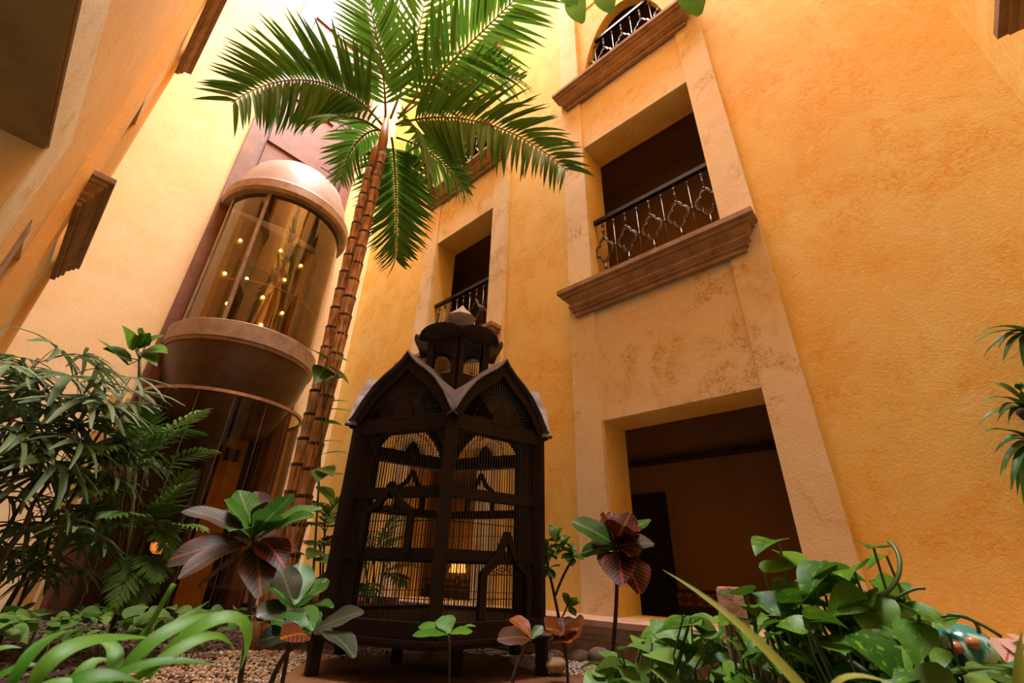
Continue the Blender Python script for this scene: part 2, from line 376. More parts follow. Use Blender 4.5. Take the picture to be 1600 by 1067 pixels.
# ------------------------------------------------------------------ lift shaft and glass lift
EC = (2.58, 10.2)
sh = thing('elevator_shaft', (2.58, 11.0, 0), 'mauve steel lift shaft recessed in the far wall above the glass car', 'elevator shaft')
MB().box((1.10, 10.40, GZ), (1.36, 10.56, TOP)).box((1.36, 10.46, 0), (1.40, 11.1, TOP)).obj('side_frame', MAUVE2, sh)
MB().box((3.66, 10.40, GZ), (3.95, 10.56, TOP)).box((3.76, 10.46, 0), (3.82, 11.1, TOP)).obj('side_frame', MAUVE2, sh)
MB().box((3.56, 10.56, 0), (3.66, 10.75, TOP)).obj('guide_rail', IRONL, sh)
MB().box((1.40, 10.98, 3.5), (3.76, 11.06, TOP)).obj('back_plate', MAUVE2, sh)
z = 3.6
for k, h in enumerate((2.1, 2.1, 2.1, 1.5, 2.1, 1.9, 2.1)):
    MB().box((1.62, 10.90, z), (3.5, 10.98, z + h - .04)).obj('panel', MAUVE, sh)
    MB().box((1.62, 10.84, z + h - .30), (3.1, 10.90, z + h - .05)).obj('cross_bar', MAUVE, sh)
    z += h
A0, A1 = PI - .21, 2 * PI + .21     # arc of the car in front of the wall line
def arc(r): 
    a = math.asin(min(1, .27 / r)); return PI - a, 2 * PI + a
car = thing('glass_elevator', (*EC, 3), 'round amber glass elevator car with cream dome hanging on the far wall', 'elevator')
a0, a1 = arc(1.3)
MB().lathe([(1.28, 4.75), (1.28, 8.2)], (*EC, 0), 48, a0, a1).obj('glass_wall', AMBER, car, True)
a0, a1 = arc(1.42)
MB().lathe([(1.20, 4.80), (1.40, 4.80), (1.42, 4.78), (1.42, 4.44), (1.39, 4.42), (1.39, 4.37), (1.33, 4.36)], (*EC, 0), 48, a0, a1).obj('lower_rim', RINGM, car, False)
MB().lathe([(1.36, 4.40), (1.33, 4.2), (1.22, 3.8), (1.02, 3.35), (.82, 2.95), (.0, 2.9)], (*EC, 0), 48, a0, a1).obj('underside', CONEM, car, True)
MB().lathe([(1.25, 8.2), (1.27, 8.12), (1.41, 8.12), (1.45, 8.2), (1.45, 8.42), (1.40, 8.50), (1.33, 8.52)], (*EC, 0), 48, a0, a1).obj('upper_rim', RINGM, car, False)
MB().lathe([(1.33, 8.5), (1.31, 8.7), (1.24, 9.05), (1.10, 9.4), (.85, 9.68), (.5, 9.85), (.0, 9.92)], (*EC, 0), 48, a0, a1).obj('dome', CAPM, car, True)
MB().box((1.45, 10.70, 4.4), (3.71, 10.78, 8.3)).obj('back_wall', plain('bronze_panel', (.16, .085, .03), (.10, .05, .02), 2, .35, .2), car)
for a, b in ((1.48, 1.75), (2.72, 3.0), (3.36, 3.62)): MB().box((a, 10.67, 4.8), (b, 10.70, 8.2)).obj('wall_panel', plain('ochre_panel', (.50, .30, .06), (.38, .2, .03), 3, .5), car)
MB().box((1.92, 10.67, 4.8), (2.62, 10.70, 7.1)).obj('car_door', DARKDOOR, car)
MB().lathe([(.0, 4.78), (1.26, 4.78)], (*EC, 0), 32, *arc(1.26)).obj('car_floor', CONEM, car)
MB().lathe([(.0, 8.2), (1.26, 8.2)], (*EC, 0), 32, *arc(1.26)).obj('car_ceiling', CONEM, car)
for ang in (-128, -10, -170):
    a = math.radians(ang); p = Vector((EC[0] + 1.285 * math.cos(a), EC[1] + 1.285 * math.sin(a), 0))
    MB().box((-.02, -.035, 4.78), (.02, .035, 8.15), Matrix.Translation(p) @ Matrix.Rotation(a, 4, 'Z')).obj('mullion', RINGM, car)
hp = [(EC[0] + 1.16 * math.cos(t), EC[1] + 1.16 * math.sin(t), 5.85) for t in [PI + PI * i / 24 for i in range(25)]]
MB().tube(hp, .022, 6).obj('handrail', plain('brass', (.55, .36, .14), None, 9, .3, .9), car, True)
REFLM = emit('reflected_lamp_glow', (1, .78, .35), 14)  # glowing discs on the back wall imitate lamps reflected in the glass
for px, pz in ((-.75, 7.6), (.15, 7.85), (.72, 7.7), (.45, 7.1), (-.35, 6.7), (.1, 6.4), (.62, 6.2), (-.55, 5.9), (.25, 5.7), (-.1, 5.35), (-.8, 6.6)):
    MB().lathe([(0, 0), (.035, 0), (.035, .02), (0, .02)], (0, 0, 0), 10).obj('lamp_reflection', REFLM, car, False, Matrix.Translation((EC[0] + px, 10.665, pz)) @ Matrix.Rotation(PI / 2, 4, 'X'))
MB().box((2.65, 10.64, 5.15), (2.9, 10.67, 5.5)).obj('control_panel', plain('brass_plate', (.6, .36, .1), None, 9, .35, .7), car)
# glass enclosure on the ground
en = thing('elevator_enclosure', (*EC, 0), 'curved smoked glass enclosure with bronze rim below the glass elevator', 'glass enclosure')
aa, ab = arc(1.42); NP = 9
for k in range(NP):
    t0 = aa + (ab - aa) * k / NP; t1 = aa + (ab - aa) * (k + 1) / NP - .008
    MB().lathe([(1.42, GZ + .02), (1.42, 3.36)], (*EC, 0), 6, t0, t1).obj('pane', SMOKED, en, True)
    if k: MB().tube([(EC[0] + 1.42 * math.cos(t0 - .004), EC[1] + 1.42 * math.sin(t0 - .004), z) for z in (GZ + .02, 3.36)], .006, 4).obj('joint', TIN, en)
MB().lathe([(1.39, 3.36), (1.39, 3.42), (1.45, 3.42), (1.45, 3.36), (1.39, 3.36)], (*EC, 0), 40, aa, ab).obj('rim', plain('copper_rim', (.45, .25, .15), None, 5, .4, .5), en)
MB().lathe([(1.38, GZ), (1.38, .0), (1.46, .0), (1.46, GZ)], (*EC, 0), 40, aa, ab).obj('base_rail', DARKDOOR, en)
# lobby behind the enclosure: dark doors with ochre posts
lob = thing('elevator_lobby_doors', (2.58, 10.9, 0), 'dark lift doors with ochre posts behind the curved smoked glass', 'doors')
MB().box((1.40, 10.99, GZ), (3.76, 11.05, 3.5)).obj('back_panel', DARKDOOR, lob)
for a, b in ((1.42, 2.1), (2.13, 2.9)): MB().box((a, 10.92, GZ), (b, 10.985, 3.3)).obj('door_leaf', DARKDOOR, lob)
for a, b in ((2.93, 3.40), (3.62, 3.75)): MB().box((a, 10.90, GZ), (b, 10.985, 3.5)).obj('post', plain('ochre_post', (.62, .36, .07), (.5, .26, .04), 3, .6), lob)
MB().box((2.99, 10.86, 2.6), (3.27, 10.90, 2.85)).obj('sign_plate', DARKDOOR, lob)
mb = MB().box((.80, 10.40, GZ), (.98, 10.5, 3.3)).box((1.04, 10.42, GZ), (1.09, 10.5, 3.3)); trim(mb, plain('yellow_door_post', (.50, .30, .06), (.4, .2, .03), 3, .6))
sc = thing('wall_sconce', (2.02, 10.88, .85), 'glowing orange half globe sconce in the dark behind the left plants', 'lamp')
MB().lathe([(0, -.11), (.06, -.10), (.11, -.05), (.125, .02), (.12, .05)], (2.0, 9.0, .87), 16).obj('shade', emit('orange_shade', (1, .28, .05), .9), sc, True)
MB().lathe([(.12, .05), (.13, .07), (.05, .09), (0, .09)], (2.0, 9.0, .87), 16).box((1.985, 9.0, .95), (2.015, 9.03, 1.0)).obj('cap', IRON, sc)
# lamp on a console in the corridor behind the birdcage
ct = thing('console_table', (6.5, 6.9, .05), 'dark console table in the corridor seen through the birdcage', 'table')
MB().box((6.2, 6.3, .36), (6.6, 7.8, .42)).obj('tabletop', DARKDOOR, ct)
for dx in (6.22, 6.54):
    for dy in (6.33, 7.72): MB().box((dx, dy, .05), (dx + .05, dy + .05, .36)).obj('leg', DARKDOOR, ct)
tl = thing('table_lamp', (6.4, 7.1, .42), 'small lit orange table lamp on the corridor console behind the birdcage', 'lamp')
MB().lathe([(.0, .0), (.08, 0), (.08, .02), (.03, .05), (.05, .14), (.02, .22), (0, .22)], (6.4, 7.1, .42), 12).obj('base', IRONL, tl, True)
MB().lathe([(.17, .2), (.10, .48)], (6.4, 7.1, .42), 18).obj('shade', emit('lit_lamp_shade', (1, .33, .06), 2.2), tl, True)
point('table_lamp_bulb', (6.2, 7.1, 1.0), 14, (1, .55, .2), .1)
# ------------------------------------------------------------------ birdcage
BC = Vector((3.03, 3.62, 0)); PH = math.atan2(-BC.y, -BC.x); AP = math.cos(PI / 6)
def corner(k, r, z): a = PH + k * PI / 3; return BC + Vector((r * math.cos(a), r * math.sin(a), z))
slab = MB(); slab.prism([(1.3 * math.cos(PI / 6 + i * PI / 3), 1.3 * math.sin(PI / 6 + i * PI / 3)) for i in range(6)], .06, Matrix.Translation((2.72, 3.12, GZ)) @ Matrix.Rotation(PH + PI / 6, 4, 'Z'))
tag(slab.obj('stone_slab', SLAB), 'flat six sided terracotta slab on the soil under the birdcage', 'slab')
cage = thing('birdcage', tuple(BC), 'large dark wooden six sided birdcage with gabled tin roof and cupola', 'birdcage')
def bar(p, q, w, h, up=(0, 0, 1)):
    p = Vector(p); q = Vector(q); d = q - p; m = frame(p, d, up); return MB().box((0, -w / 2, -h / 2), (d.length, w / 2, h / 2), m)
def fm(k):      # face frame: origin at mid of face k on the ground, x along face, y up(z world), z outward
    a, b = corner(k, 1, 0), corner(k + 1, 1, 0); x = (b - a).normalized(); z = Vector((0, 0, 1)); n = x.cross(z)
    if n.dot((a + b) / 2 - BC) < 0: x = -x; n = -n
    m = Matrix((x, z, n)).transposed().to_4x4(); m.translation = (a + b) / 2; return m
for k in range(6):
    a = PH + k * PI / 3
    MB().box((-.05, -.05, .2), (.05, .05, 1.86), Matrix.Translation(corner(k, .97, 0)) @ Matrix.Rotation(a, 4, 'Z')).obj('corner_post', WOOD, cage)
for k, (ang, r) in enumerate(((60, 1.0), (-60, 1.0), (122, .95), (-118, .95), (20, .55), (-100, .3), (180, .9))):
    a = PH + math.radians(ang); p = BC + Vector((r * math.cos(a), r * math.sin(a), 0))
    MB().box((-.04, -.04, GZ + (.06 if r * math.cos(math.radians(ang)) > -.6 else 0)), (.04, .04, .2), Matrix.Translation(p) @ Matrix.Rotation(a, 4, 'Z')).obj('leg', WOOD, cage)
MB().prism([(1.0 * math.cos(i * PI / 3), 1.0 * math.sin(i * PI / 3)) for i in range(6)], .04, Matrix.Translation(BC + Vector((0, 0, .25))) @ Matrix.Rotation(PH, 4, 'Z')).obj('floor_tray', WOOD, cage)
GP = [(-.56, -.06), (-.5, .0), (-.42, .15), (-.32, .29), (-.22, .385), (-.12, .46), (-.05, .53), (0, .60), (.05, .53), (.12, .46), (.22, .385), (.32, .29), (.42, .15), (.5, .0), (.56, -.06)]
ZE = 1.86
def gz(s):
    s = abs(s); P2 = [(p, q) for p, q in GP if p >= 0]
    for (p0, q0), (p1, q1) in zip(P2, P2[1:]):
        if p0 <= s <= p1: return q0 + (q1 - q0) * (s - p0) / (p1 - p0)
    return -.06
def arch(pts, w, d):           # flat strip of a polyline in face coords, as a ribbon with depth
    mb = MB()
    for (p, q) in zip(pts, pts[1:]):
        P = Vector((*p, 0)); Q = Vector((*q, 0)); e = (Q - P); n = Vector((-e.y, e.x, 0)).normalized() * w / 2; e = e.normalized() * w * .2
        mb.prism([tuple((P - e - n)[:2]), tuple((Q + e - n)[:2]), tuple((Q + e + n)[:2]), tuple((P - e + n)[:2])], d)
    return mb
def fobj(mb, name, m, k, dz=0, smooth=False):
    mw = fm(k) @ Matrix.Translation((0, 0, dz)); me = mb.mesh(name, smooth); me.materials.append(m)
    return place(bpy.data.objects.new(name, me), cage, mw)
FACE_R, FACE_L = 0, 5
for k in range(6):
    fobj(MB().box((-.5, .16, -.05), (.5, .32, .05)), 'base_beam', WOOD, k)
    fobj(MB().box((-.54, .19, .0), (.54, .215, .075)), 'base_moulding', WOOD, k)
    fobj(MB().box((-.5, .72, -.10), (.5, .80, -.01)), 'middle_rail', WOOD, k)
    fobj(MB().box((-.5, 1.18, -.10), (.5, 1.26, -.01)), 'upper_rail', WOOD, k)
    fobj(MB().box((-.5, 1.73, -.09), (.5, 1.87, .01)), 'eave_beam', WOOD, k)
    wv = MB()
    for i in range(33):
        x = -.46 + .92 * i / 32
        wv.tube([(x, .3, -.05), (x, 1.74, -.05)], .0045, 3, False)
    for z in (.46, 1.0): wv.tube([(-.46, z, -.045), (.46, z, -.045)], .004, 3, False)
    o = fobj(wv, 'bars', WIRE, k); o['kind'] = 'stuff'
    # gable: bargeboard, sunburst of wires, medallion
    bb = MB(); n = len(GP)
    inner = [(x * .86, (z - .02) * .80 + 0.0) for x, z in GP]
    for i in range(n - 1):
        bb.prism([(GP[i][0], ZE + GP[i][1]), (GP[i+1][0], ZE + GP[i+1][1]), (inner[i+1][0], ZE + max(inner[i+1][1], -.02)), (inner[i][0], ZE + max(inner[i][1], -.02))], .05)
    fobj(bb, 'bargeboard', WOOD, k, -.01)
    sb = MB()
    for i in range(37):
        a = PI * (i + .5) / 37; r = .05
        while r < .7:
            x, z = r * math.cos(a), r * math.sin(a)
            if z > gz(x / .92) * .9 or abs(x) > .47: break
            r += .02
        sb.tube([(.05 * math.cos(a), ZE + .05 * math.sin(a), -.02), ((r) * math.cos(a), ZE + r * math.sin(a), -.02)], .0042, 3, False)
    for rr in (.14, .26):
        sb.tube([(rr * math.cos(t), ZE + rr * math.sin(t), -.022) for t in [PI * i / 24 for i in range(25)]], .004, 3, False)
    o = fobj(sb, 'sunburst', WIRE, k); o['kind'] = 'stuff'
    fobj(MB().prism([(-.10, ZE - .02), (.10, ZE - .02), (.08, ZE + .08), (.03, ZE + .14), (0, ZE + .17), (-.03, ZE + .14), (-.08, ZE + .08)], .02), 'medallion', WOOD, k, -.005)
    # small pointed frames: one over the middle rail or at the base, one over the upper rail
    def house(x0, z0, w, h, p): return [(x0 - w, z0), (x0 - w, z0 + h), (x0 - w * .45, z0 + h + p * .35), (x0, z0 + h + p), (x0 + w * .45, z0 + h + p * .35), (x0 + w, z0 + h), (x0 + w, z0)]
    if k in (2, 3): fobj(arch(house(.0, 1.22, .16, .24, .2), .045, .035), 'upper_frame', WOOD, k, -.09)
    if k == FACE_R: q = house(.12, .26, .23, .37, .30)
    elif k == FACE_L: q = house(-.02, .78, .22, .28, .22)
    else: q = None
    if q:
        fobj(arch(q, .055, .04), 'small_door_frame', WOOD, k, -.02)
        d = MB(); cx, zt = q[3][0], q[1][1]
        for i in range(11):
            a = PI * (i + .5) / 11; r = .19 * (.75 + .45 * math.sin(a) ** 3); d.tube([(cx + .03 * math.cos(a), zt + .03 * math.sin(a), 0), (cx + r * math.cos(a), zt + r * math.sin(a), 0)], .004, 3, False)
        d.tube([(cx - .2, zt, 0), (cx + .2, zt, 0)], .004, 3, False)
        o = fobj(d, 'fan_wires', WIRE, k); o['kind'] = 'stuff'
    # roof sheet of the gable
    rf = MB(); nn = len(GP)
    for x, z in GP: rf.v.append((x * 1.03, ZE + z + .012, .085))
    for x, z in GP: rf.v.append((x, ZE + z + .012, -max(0, (AP - abs(x) / math.tan(PI / 6))) if abs(x) < .5 else .0))
    for x, z in GP: rf.v.append((x * 1.03, ZE + z + .030, .085))
    for x, z in GP: rf.v.append((x, ZE + z + .030, -max(0, (AP - abs(x) / math.tan(PI / 6))) if abs(x) < .5 else .0))
    for i in range(nn - 1):
        rf.f += [(i, i + 1, nn + i + 1, nn + i), (2*nn + i, 3*nn + i, 3*nn + i + 1, 2*nn + i + 1), (i, 2*nn + i, 2*nn + i + 1, i + 1)]
    rf.f += [(0, nn, 3*nn, 2*nn), (nn - 1, 3*nn - 1, 4*nn - 1, 2*nn - 1)]
    fobj(rf, 'roof_sheet', TIN, k)
# cupola
CR = .36
def cm(k):
    a, b = corner(k, CR, 0), corner(k + 1, CR, 0); x = (b - a).normalized(); z = Vector((0, 0, 1)); n = x.cross(z)
    if n.dot((a + b) / 2 - BC) < 0: x = -x; n = -n
    m = Matrix((x, z, n)).transposed().to_4x4(); m.translation = (a + b) / 2; return m
for k in range(6):
    m = cm(k); h = CR / 2; p = MB(); N = 12
    ap = [(-.12, 2.50), (-.12, 2.86)] + [(-.12 * math.cos(PI * i / N), 2.86 + .11 * math.sin(PI * i / N)) for i in range(1, N)] + [(.12, 2.86), (.12, 2.50)]
    out = [(-h, 2.50), (-h, 2.86)] + [(-h * math.cos(PI * i / N), 3.02) for i in range(1, N)] + [(h, 2.86), (h, 2.50)]
    for i in range(len(ap) - 1): p.prism([ap[i], ap[i+1], out[i+1], out[i]], .03)
    p.box((-h, 2.15, 0), (h, 2.50, .03)).box((-h, 3.01, 0), (h, 3.06, .03))
    p.obj('cupola_panel', WOOD, cage, False, m)
    wv = MB()
    for i in range(7): wv.tube([(-.09 + .03 * i, 2.5, .01), (-.09 + .03 * i, 2.95, .01)], .003, 3, False)
    for i in range(9):
        a = PI * (i + .5) / 9; wv.tube([(0, 2.52, .015), (.1 * math.cos(a), 2.52 + .12 * math.sin(a), .015)], .003, 3, False)
    o = wv.obj('cupola_bars', WIRE, cage, False, m); o['kind'] = 'stuff'
    # curved petal of the cupola roof, flaring out and up, round topped
    pm = MB(); rows = 6; cols = 10
    for lay in (0, .014):
        for i in range(rows + 1):
            t = i / rows
            for j in range(cols + 1):
                u = -1 + 2 * j / cols; zt = .12 * math.sqrt(max(0, 1 - (abs(u) ** 2.6))); wdt = (.18 + .085 * min(1, t * 1.6))
                pm.v.append((u * wdt, 2.93 + t * zt * .9 - .02 + lay * .3, -.01 + .20 * t ** .8 * (1 - .35 * u * u) + lay))
    g = (rows + 1) * (cols + 1)
    for i in range(rows):
        for j in range(cols):
            a = i * (cols + 1) + j; pm.f += [(a, a + 1, a + cols + 2, a + cols + 1), (g + a, g + a + cols + 1, g + a + cols + 2, g + a + 1)]
    pm.obj('cupola_petal', WOODR, cage, True, m)
MB().lathe([(.40, 2.98), (.26, 3.04), (.10, 3.10), (.0, 3.12)], tuple(BC), 6, PH, PH + 2 * PI).obj('cupola_roof', TIN, cage)
MB().lathe([(0, 3.10), (.05, 3.14), (.07, 3.24), (.17, 3.34), (.175, 3.355), (.07, 3.46), (.012, 3.53), (0, 3.54)], tuple(BC), 8).obj('finial', TINL, cage, False)
# ------------------------------------------------------------------ leaves
def leafmesh(name, prof, L, W, fold=.25, droop=.5, n=7, m=None, wave=0):
    """leaf along +x with a midrib; prof(t) = half width share"""
    mb = MB(); x = z = 0.0
    for i in range(n + 1):
        t = i / n; a = .15 - droop * t
        if i: x += math.cos(a) * L / n; z += math.sin(a) * L / n
        hw = W / 2 * prof(t); wv = wave * math.sin(t * 14) * W
        mb.v += [(x, -hw, z + hw * fold + wv), (x, 0, z), (x, hw, z + hw * fold - wv)]
    for i in range(n):
        b = 3 * i; mb.f += [(b, b + 3, b + 4, b + 1), (b + 1, b + 4, b + 5, b + 2)]
    me = mb.mesh(name, True)
    if m: me.materials.append(m)
    return me
lance = lambda t: max(.04, math.sin(PI * min(1, t * .93 + .04)) ** .75)
strap = lambda t: (min(1, .25 + t * 4)) * max(.02, (1 - t ** 3.0))
def heart(t):
    K = ((0, .5), (.06, .85), (.18, 1), (.32, .99), (.5, .84), (.68, .58), (.84, .30), (1, .02))
    for (a, p), (b, q) in zip(K, K[1:]):
        if t <= b + 1e-9: return p + (q - p) * (t - a) / (b - a)
    return .02
paddle = lambda t: max(.05, math.sin(PI * t ** 1.25 * .95 + .06) ** .8)
GREEN_PALM = leafmat('palm_green', (.035, .12, .014), (.075, .20, .02), rough=.35, trans=.28)
MATTE_LEAF = leafmat('matte_hanging_leaf', (.05, .16, .012), (.09, .22, .02), rough=.9, trans=.3)
MATTE_LEAF.node_tree.nodes['Principled BSDF'].inputs['Specular IOR Level'].default_value = .02
GREEN_FAN = leafmat('fan_palm_green', (.07, .13, .04), (.16, .22, .09), rough=.42, trans=.2)
GREEN_FERN = leafmat('parlour_palm_green', (.06, .15, .025), (.14, .25, .05), rough=.45, trans=.25)
GREEN_POTHOS = leafmat('pothos_green', (.022, .095, .006), (.10, .24, .014), rough=.3, trans=.25, spots=(.15, .30, .03))
GREEN_IVY = leafmat('ground_ivy_green', (.07, .17, .025), (.15, .27, .05), rough=.45, trans=.25)
GREEN_FORE = leafmat('bright_lily_green', (.06, .20, .012), (.13, .31, .025), rough=.33, trans=.35)
CROTON_G = leafmat('croton_green', (.02, .085, .012), (.055, .18, .02), vein=(.16, .28, .05), nv=9, vw=.05, rough=.3, trans=.25)
CROTON_R = leafmat('croton_red', (.012, .005, .004), (.025, .008, .005), vein=(.26, .05, .012), nv=10, vw=.10, rough=.4, trans=.15, edge=(.16, .03, .008))
CROTON_M = leafmat('croton_mixed', (.018, .035, .008), (.045, .02, .01), vein=(.17, .06, .02), nv=9, vw=.07, rough=.42, trans=.15, edge=(.13, .035, .012))
CROTON_O = leafmat('croton_orange', (.26, .06, .008), (.12, .025, .006), vein=(.36, .15, .02), nv=8, vw=.1, rough=.35, trans=.3)
BRONZE_LEAF = leafmat('grey_green_leaf', (.022, .038, .018), (.05, .055, .035), vein=(.09, .11, .06), nv=8, vw=.05, rough=.25, trans=.15)
BARK = plain('brown_bark', (.09, .05, .03), (.05, .028, .016), 20, .85, 0, .6)
STEMG = plain('green_stem', (.08, .14, .03), (.05, .09, .02), 10, .5)
CANE = plain('cane_stem', (.09, .06, .03), (.05, .035, .018), 14, .7)
# ------------------------------------------------------------------ the tall palm
def trunkmat():
    t = NT('ringed_trunk'); co = t.coord(); sp = t.n('ShaderNodeSeparateXYZ'); t.l(co, sp.inputs[0])
    mp = t.n('ShaderNodeMapping'); mp.inputs['Scale'].default_value = (14, 14, 1.2); t.l(co, mp.inputs[0])
    n = t.noise(mp.outputs[0], 2.2, 5, .65); n2 = t.noise(co, 2.5, 4, .6)
    c = t.mix(t.ramp(n, .38, .62), (.54, .27, .09), (.15, .06, .02)); c = t.mix(t.ramp(n2, .5, .7), c, (.40, .22, .09))
    return t.fin(t.bsdf(c, .7, 0, .3, n, .5, .02))
TRUNK = trunkmat(); RING = plain('dark_leaf_scar', (.05, .022, .008), (.03, .012, .005), 20, .85)
CSH = plain('yellow_crownshaft', (.50, .26, .05), (.33, .17, .03), 5, .5, 0, .1, .5, (3, 3, .6))
PB = Vector((2.32, 5.54, 0))
palm = thing('palm_tree', tuple(PB), 'tall twin trunked palm with ringed trunks and feathery crown in front of elevator', 'palm')
def trunk(b, top, r0, r1):
    b = Vector(b); top = Vector(top); zz = []; z = 0
    mb = MB(); rg = MB(); L = top.z - b.z; pts = []; rs = []; step = .30; nseg = int(L / step)
    for i in range(nseg):
        t = i / nseg; p = b.lerp(top, t); q = b.lerp(top, (i + .96) / nseg); r = r0 + (r1 - r0) * t; e = rnd(.98, 1.04)
        pts += [p, p.lerp(q, .5), q]; rs += [r * .93, r * .99, r * 1.08 * e]
        rg.tube([q - Vector((0, 0, .035)), q + Vector((0, 0, .006))], [r * 1.075 * e, r * 1.10 * e], 12)
    mb.tube(pts, rs, 14)
    o = mb.obj('trunk', TRUNK, palm, True); q = rg.obj('leaf_scars', RING, o, True); q['kind'] = 'stuff'
c1 = at(598, 238, 5.95); c2 = at(579, 262, 6.02)
trunk(at(478, 760, 5.9) * 1 - Vector((0, 0, at(478, 760, 5.9).z - GZ)), c1, .10, .072)
trunk(at(458, 775, 6.05) - Vector((0, 0, at(458, 775, 6.05).z - GZ)), c2, .10, .072)
crown = at(600, 197, 6.0)
MB().tube([c1 - Vector((0, 0, .15)), c1.lerp(crown, .5), crown + Vector((0, 0, .35))], [.058, .085, .04], 12).obj('crownshaft', CSH, palm, True)
MB().tube([c2 - Vector((0, 0, .1)), c2 + Vector((.02, 0, .4)), c2 + Vector((.05, 0, .8))], [.056, .075, .03], 12).obj('crownshaft', CSH, palm, True)
leaflets = [leafmesh('leaflet', strap, 1, .092, .5, d, 5, GREEN_PALM) for d in (.25, .5, .8)]
LF = MB()                                # leaflets of the smaller fronds, past the 300 that show largest
def frond(cps, n=34, lmax=.85, ab=(62, 18), upw=.35, drop=.25, t0=.13, wid=1.0, face=0.0, solo=True):
    cps = [at(*c) for c in cps]
    pts = [bez(cps, i / 16) for i in range(17)]
    fr = MB().tube(pts, [.022 * (1 - .85 * i / 16) + .003 for i in range(17)], 5).obj('frond', plain('rachis', (.16, .13, .04), (.12, .06, .02), 6, .5) if 'rachis' not in bpy.data.materials else bpy.data.materials['rachis'], palm, True)
    for i in range(n):
        t = t0 + (1 - t0) * (i + .3) / n; p = bez(cps, t); T = (bez(cps, min(1, t + .02)) - bez(cps, t - .02)).normalized()
        N = Vector((0, 0, 1)) * (1 - face) + (CAM - p).normalized() * face; N = N - T * N.dot(T); N = N.normalized() if N.length > .15 else T.orthogonal()
        side = T.cross(N)
        s = (t - t0) / (1 - t0); L = lmax * (.62 + .38 * math.sin(PI * min(1, s * .75 + .2))) * (1 - .36 * s ** 2.5)
        a = math.radians(ab[0] + (ab[1] - ab[0]) * s ** 1.3)
        for sg in (-1, 1):
            d = T * math.cos(a) + side * sg * math.sin(a) + N * upw * math.sin(a) + Vector((0, 0, -drop)) + Vector((rnd(-.06, .06), rnd(-.06, .06), rnd(-.06, .06)))
            nrm = N - side * sg * .35 + Vector((rnd(-.1, .1), rnd(-.1, .1), 0))
            m = frame(p, d, nrm) @ Matrix.Diagonal((L * rnd(.93, 1.05), L ** .5 * wid * rnd(.8, 1.05), L, 1))
            me = random.choice(leaflets)
            if solo: inst('leaflet', me, fr, m)
            else: LF.add([v.co for v in me.vertices], [tuple(q.vertices) for q in me.polygons], m)
frond([(597, 195, 6.0), (545, 128, 5.9), (455, 96, 5.6), (362, 160, 5.4)], 40, 1.15, (58, 34), .12, .06, face=.75)
frond([(602, 190, 6.0), (604, 120, 5.6), (590, 60, 5.2), (566, -40, 4.8)], 24, 1.0, (60, 30), .1, .1, solo=False)
frond([(625, 180, 6.0), (690, 105, 5.6), (780, 30, 4.8), (860, -60, 4.2)], 36, 1.4, (60, 30), .1, .12)
frond([(618, 195, 6.0), (690, 170, 5.7), (800, 185, 5.1), (888, 268, 4.6)], 42, 1.1, (60, 34), .15, .08, face=.65)
frond([(612, 215, 6.1), (618, 250, 6.9), (621, 340, 7.5), (618, 405, 7.6)], 44, 1.05, (64, 40), .2, .05)
frond([(622, 185, 6.1), (700, 120, 6.1), (765, 112, 5.9), (815, 125, 5.6)], 22, 1.0, (56, 26), .2, .12, solo=False)
frond([(595, 205, 6.0), (565, 180, 5.6), (530, 175, 5.3), (510, 188, 5.1)], 11, .8, (50, 22), .2, .2, solo=False)
frond([(620, 195, 6.0), (645, 175, 5.7), (665, 215, 5.4), (670, 290, 5.2)], 16, .9, (42, 18), .1, .35, solo=False)
frond([(610, 185, 6.0), (640, 110, 5.7), (662, 40, 5.4), (670, -50, 5.0)], 24, 1.2, (56, 28), .1, .1, solo=False)
frond([(620, 215, 6.1), (660, 225, 6.4), (700, 255, 6.5), (730, 300, 6.5)], 22, .95, (58, 24), .2, .15, solo=False)
frond([(600, 205, 6.0), (575, 195, 6.4), (545, 225, 6.8), (532, 280, 7.0)], 16, .8, (54, 24), .2, .2, solo=False)
q = LF.obj('small_leaflets', GREEN_PALM, palm, True); q['kind'] = 'stuff'
# ------------------------------------------------------------------ plants
def onx(px, py, x):
    r = ray(px, py); return CAM + r * (x / r.x)
def onz(px, py, z):
    r = ray(px, py); return CAM + r * ((z - CAM.z) / r.z)
def ribbon(name, cps, wid, m, parent, prof=lance, fold=.2, n=8, nrm=None, world=False, wave=0.0):
    """one leaf blade along a curve, built in its own frame (x from base to tip)"""
    P = [Vector(q) if world else at(*q) for q in cps]
    mid = bez(P, .5); up = Vector(nrm) if nrm else Vector((0, 0, 1)) * .8 + (CAM - mid).normalized() * .5 + Vector((rnd(-.3, .3), rnd(-.3, .3), 0))
    F = frame(P[0], P[-1] - P[0], up); Fi = F.inverted(); mb = MB()
    for i in range(n + 1):
        t = i / n; p = bez(P, t); T = (bez(P, min(1, t + .03)) - bez(P, max(0, t - .03))).normalized()
        s = up.cross(T); s = s.normalized() if s.length > 1e-4 else T.orthogonal(); u = T.cross(s); hw = wid / 2 * prof(t); wv = wave * wid * math.sin(t * 13)
        for a in (-1, 0, 1): mb.v.append(tuple(Fi @ (p + s * a * hw + u * (abs(a) * hw * fold + a * wv))))
    for i in range(n):
        b = 3 * i; mb.f += [(b, b + 3, b + 4, b + 1), (b + 1, b + 4, b + 5, b + 2)]
    return mb.obj(name, m, parent, True, F)
def stalk(name, cps, r, m, parent, r2=None, n=10, world=False):
    P = [Vector(q) if world else at(*q) for q in cps]
    k = n if len(P) > 2 else 1
    return MB().tube([bez(P, i / k) for i in range(k + 1)], [r + ((r2 or r) - r) * i / k for i in range(k + 1)], 6).obj(name, m, parent, True)
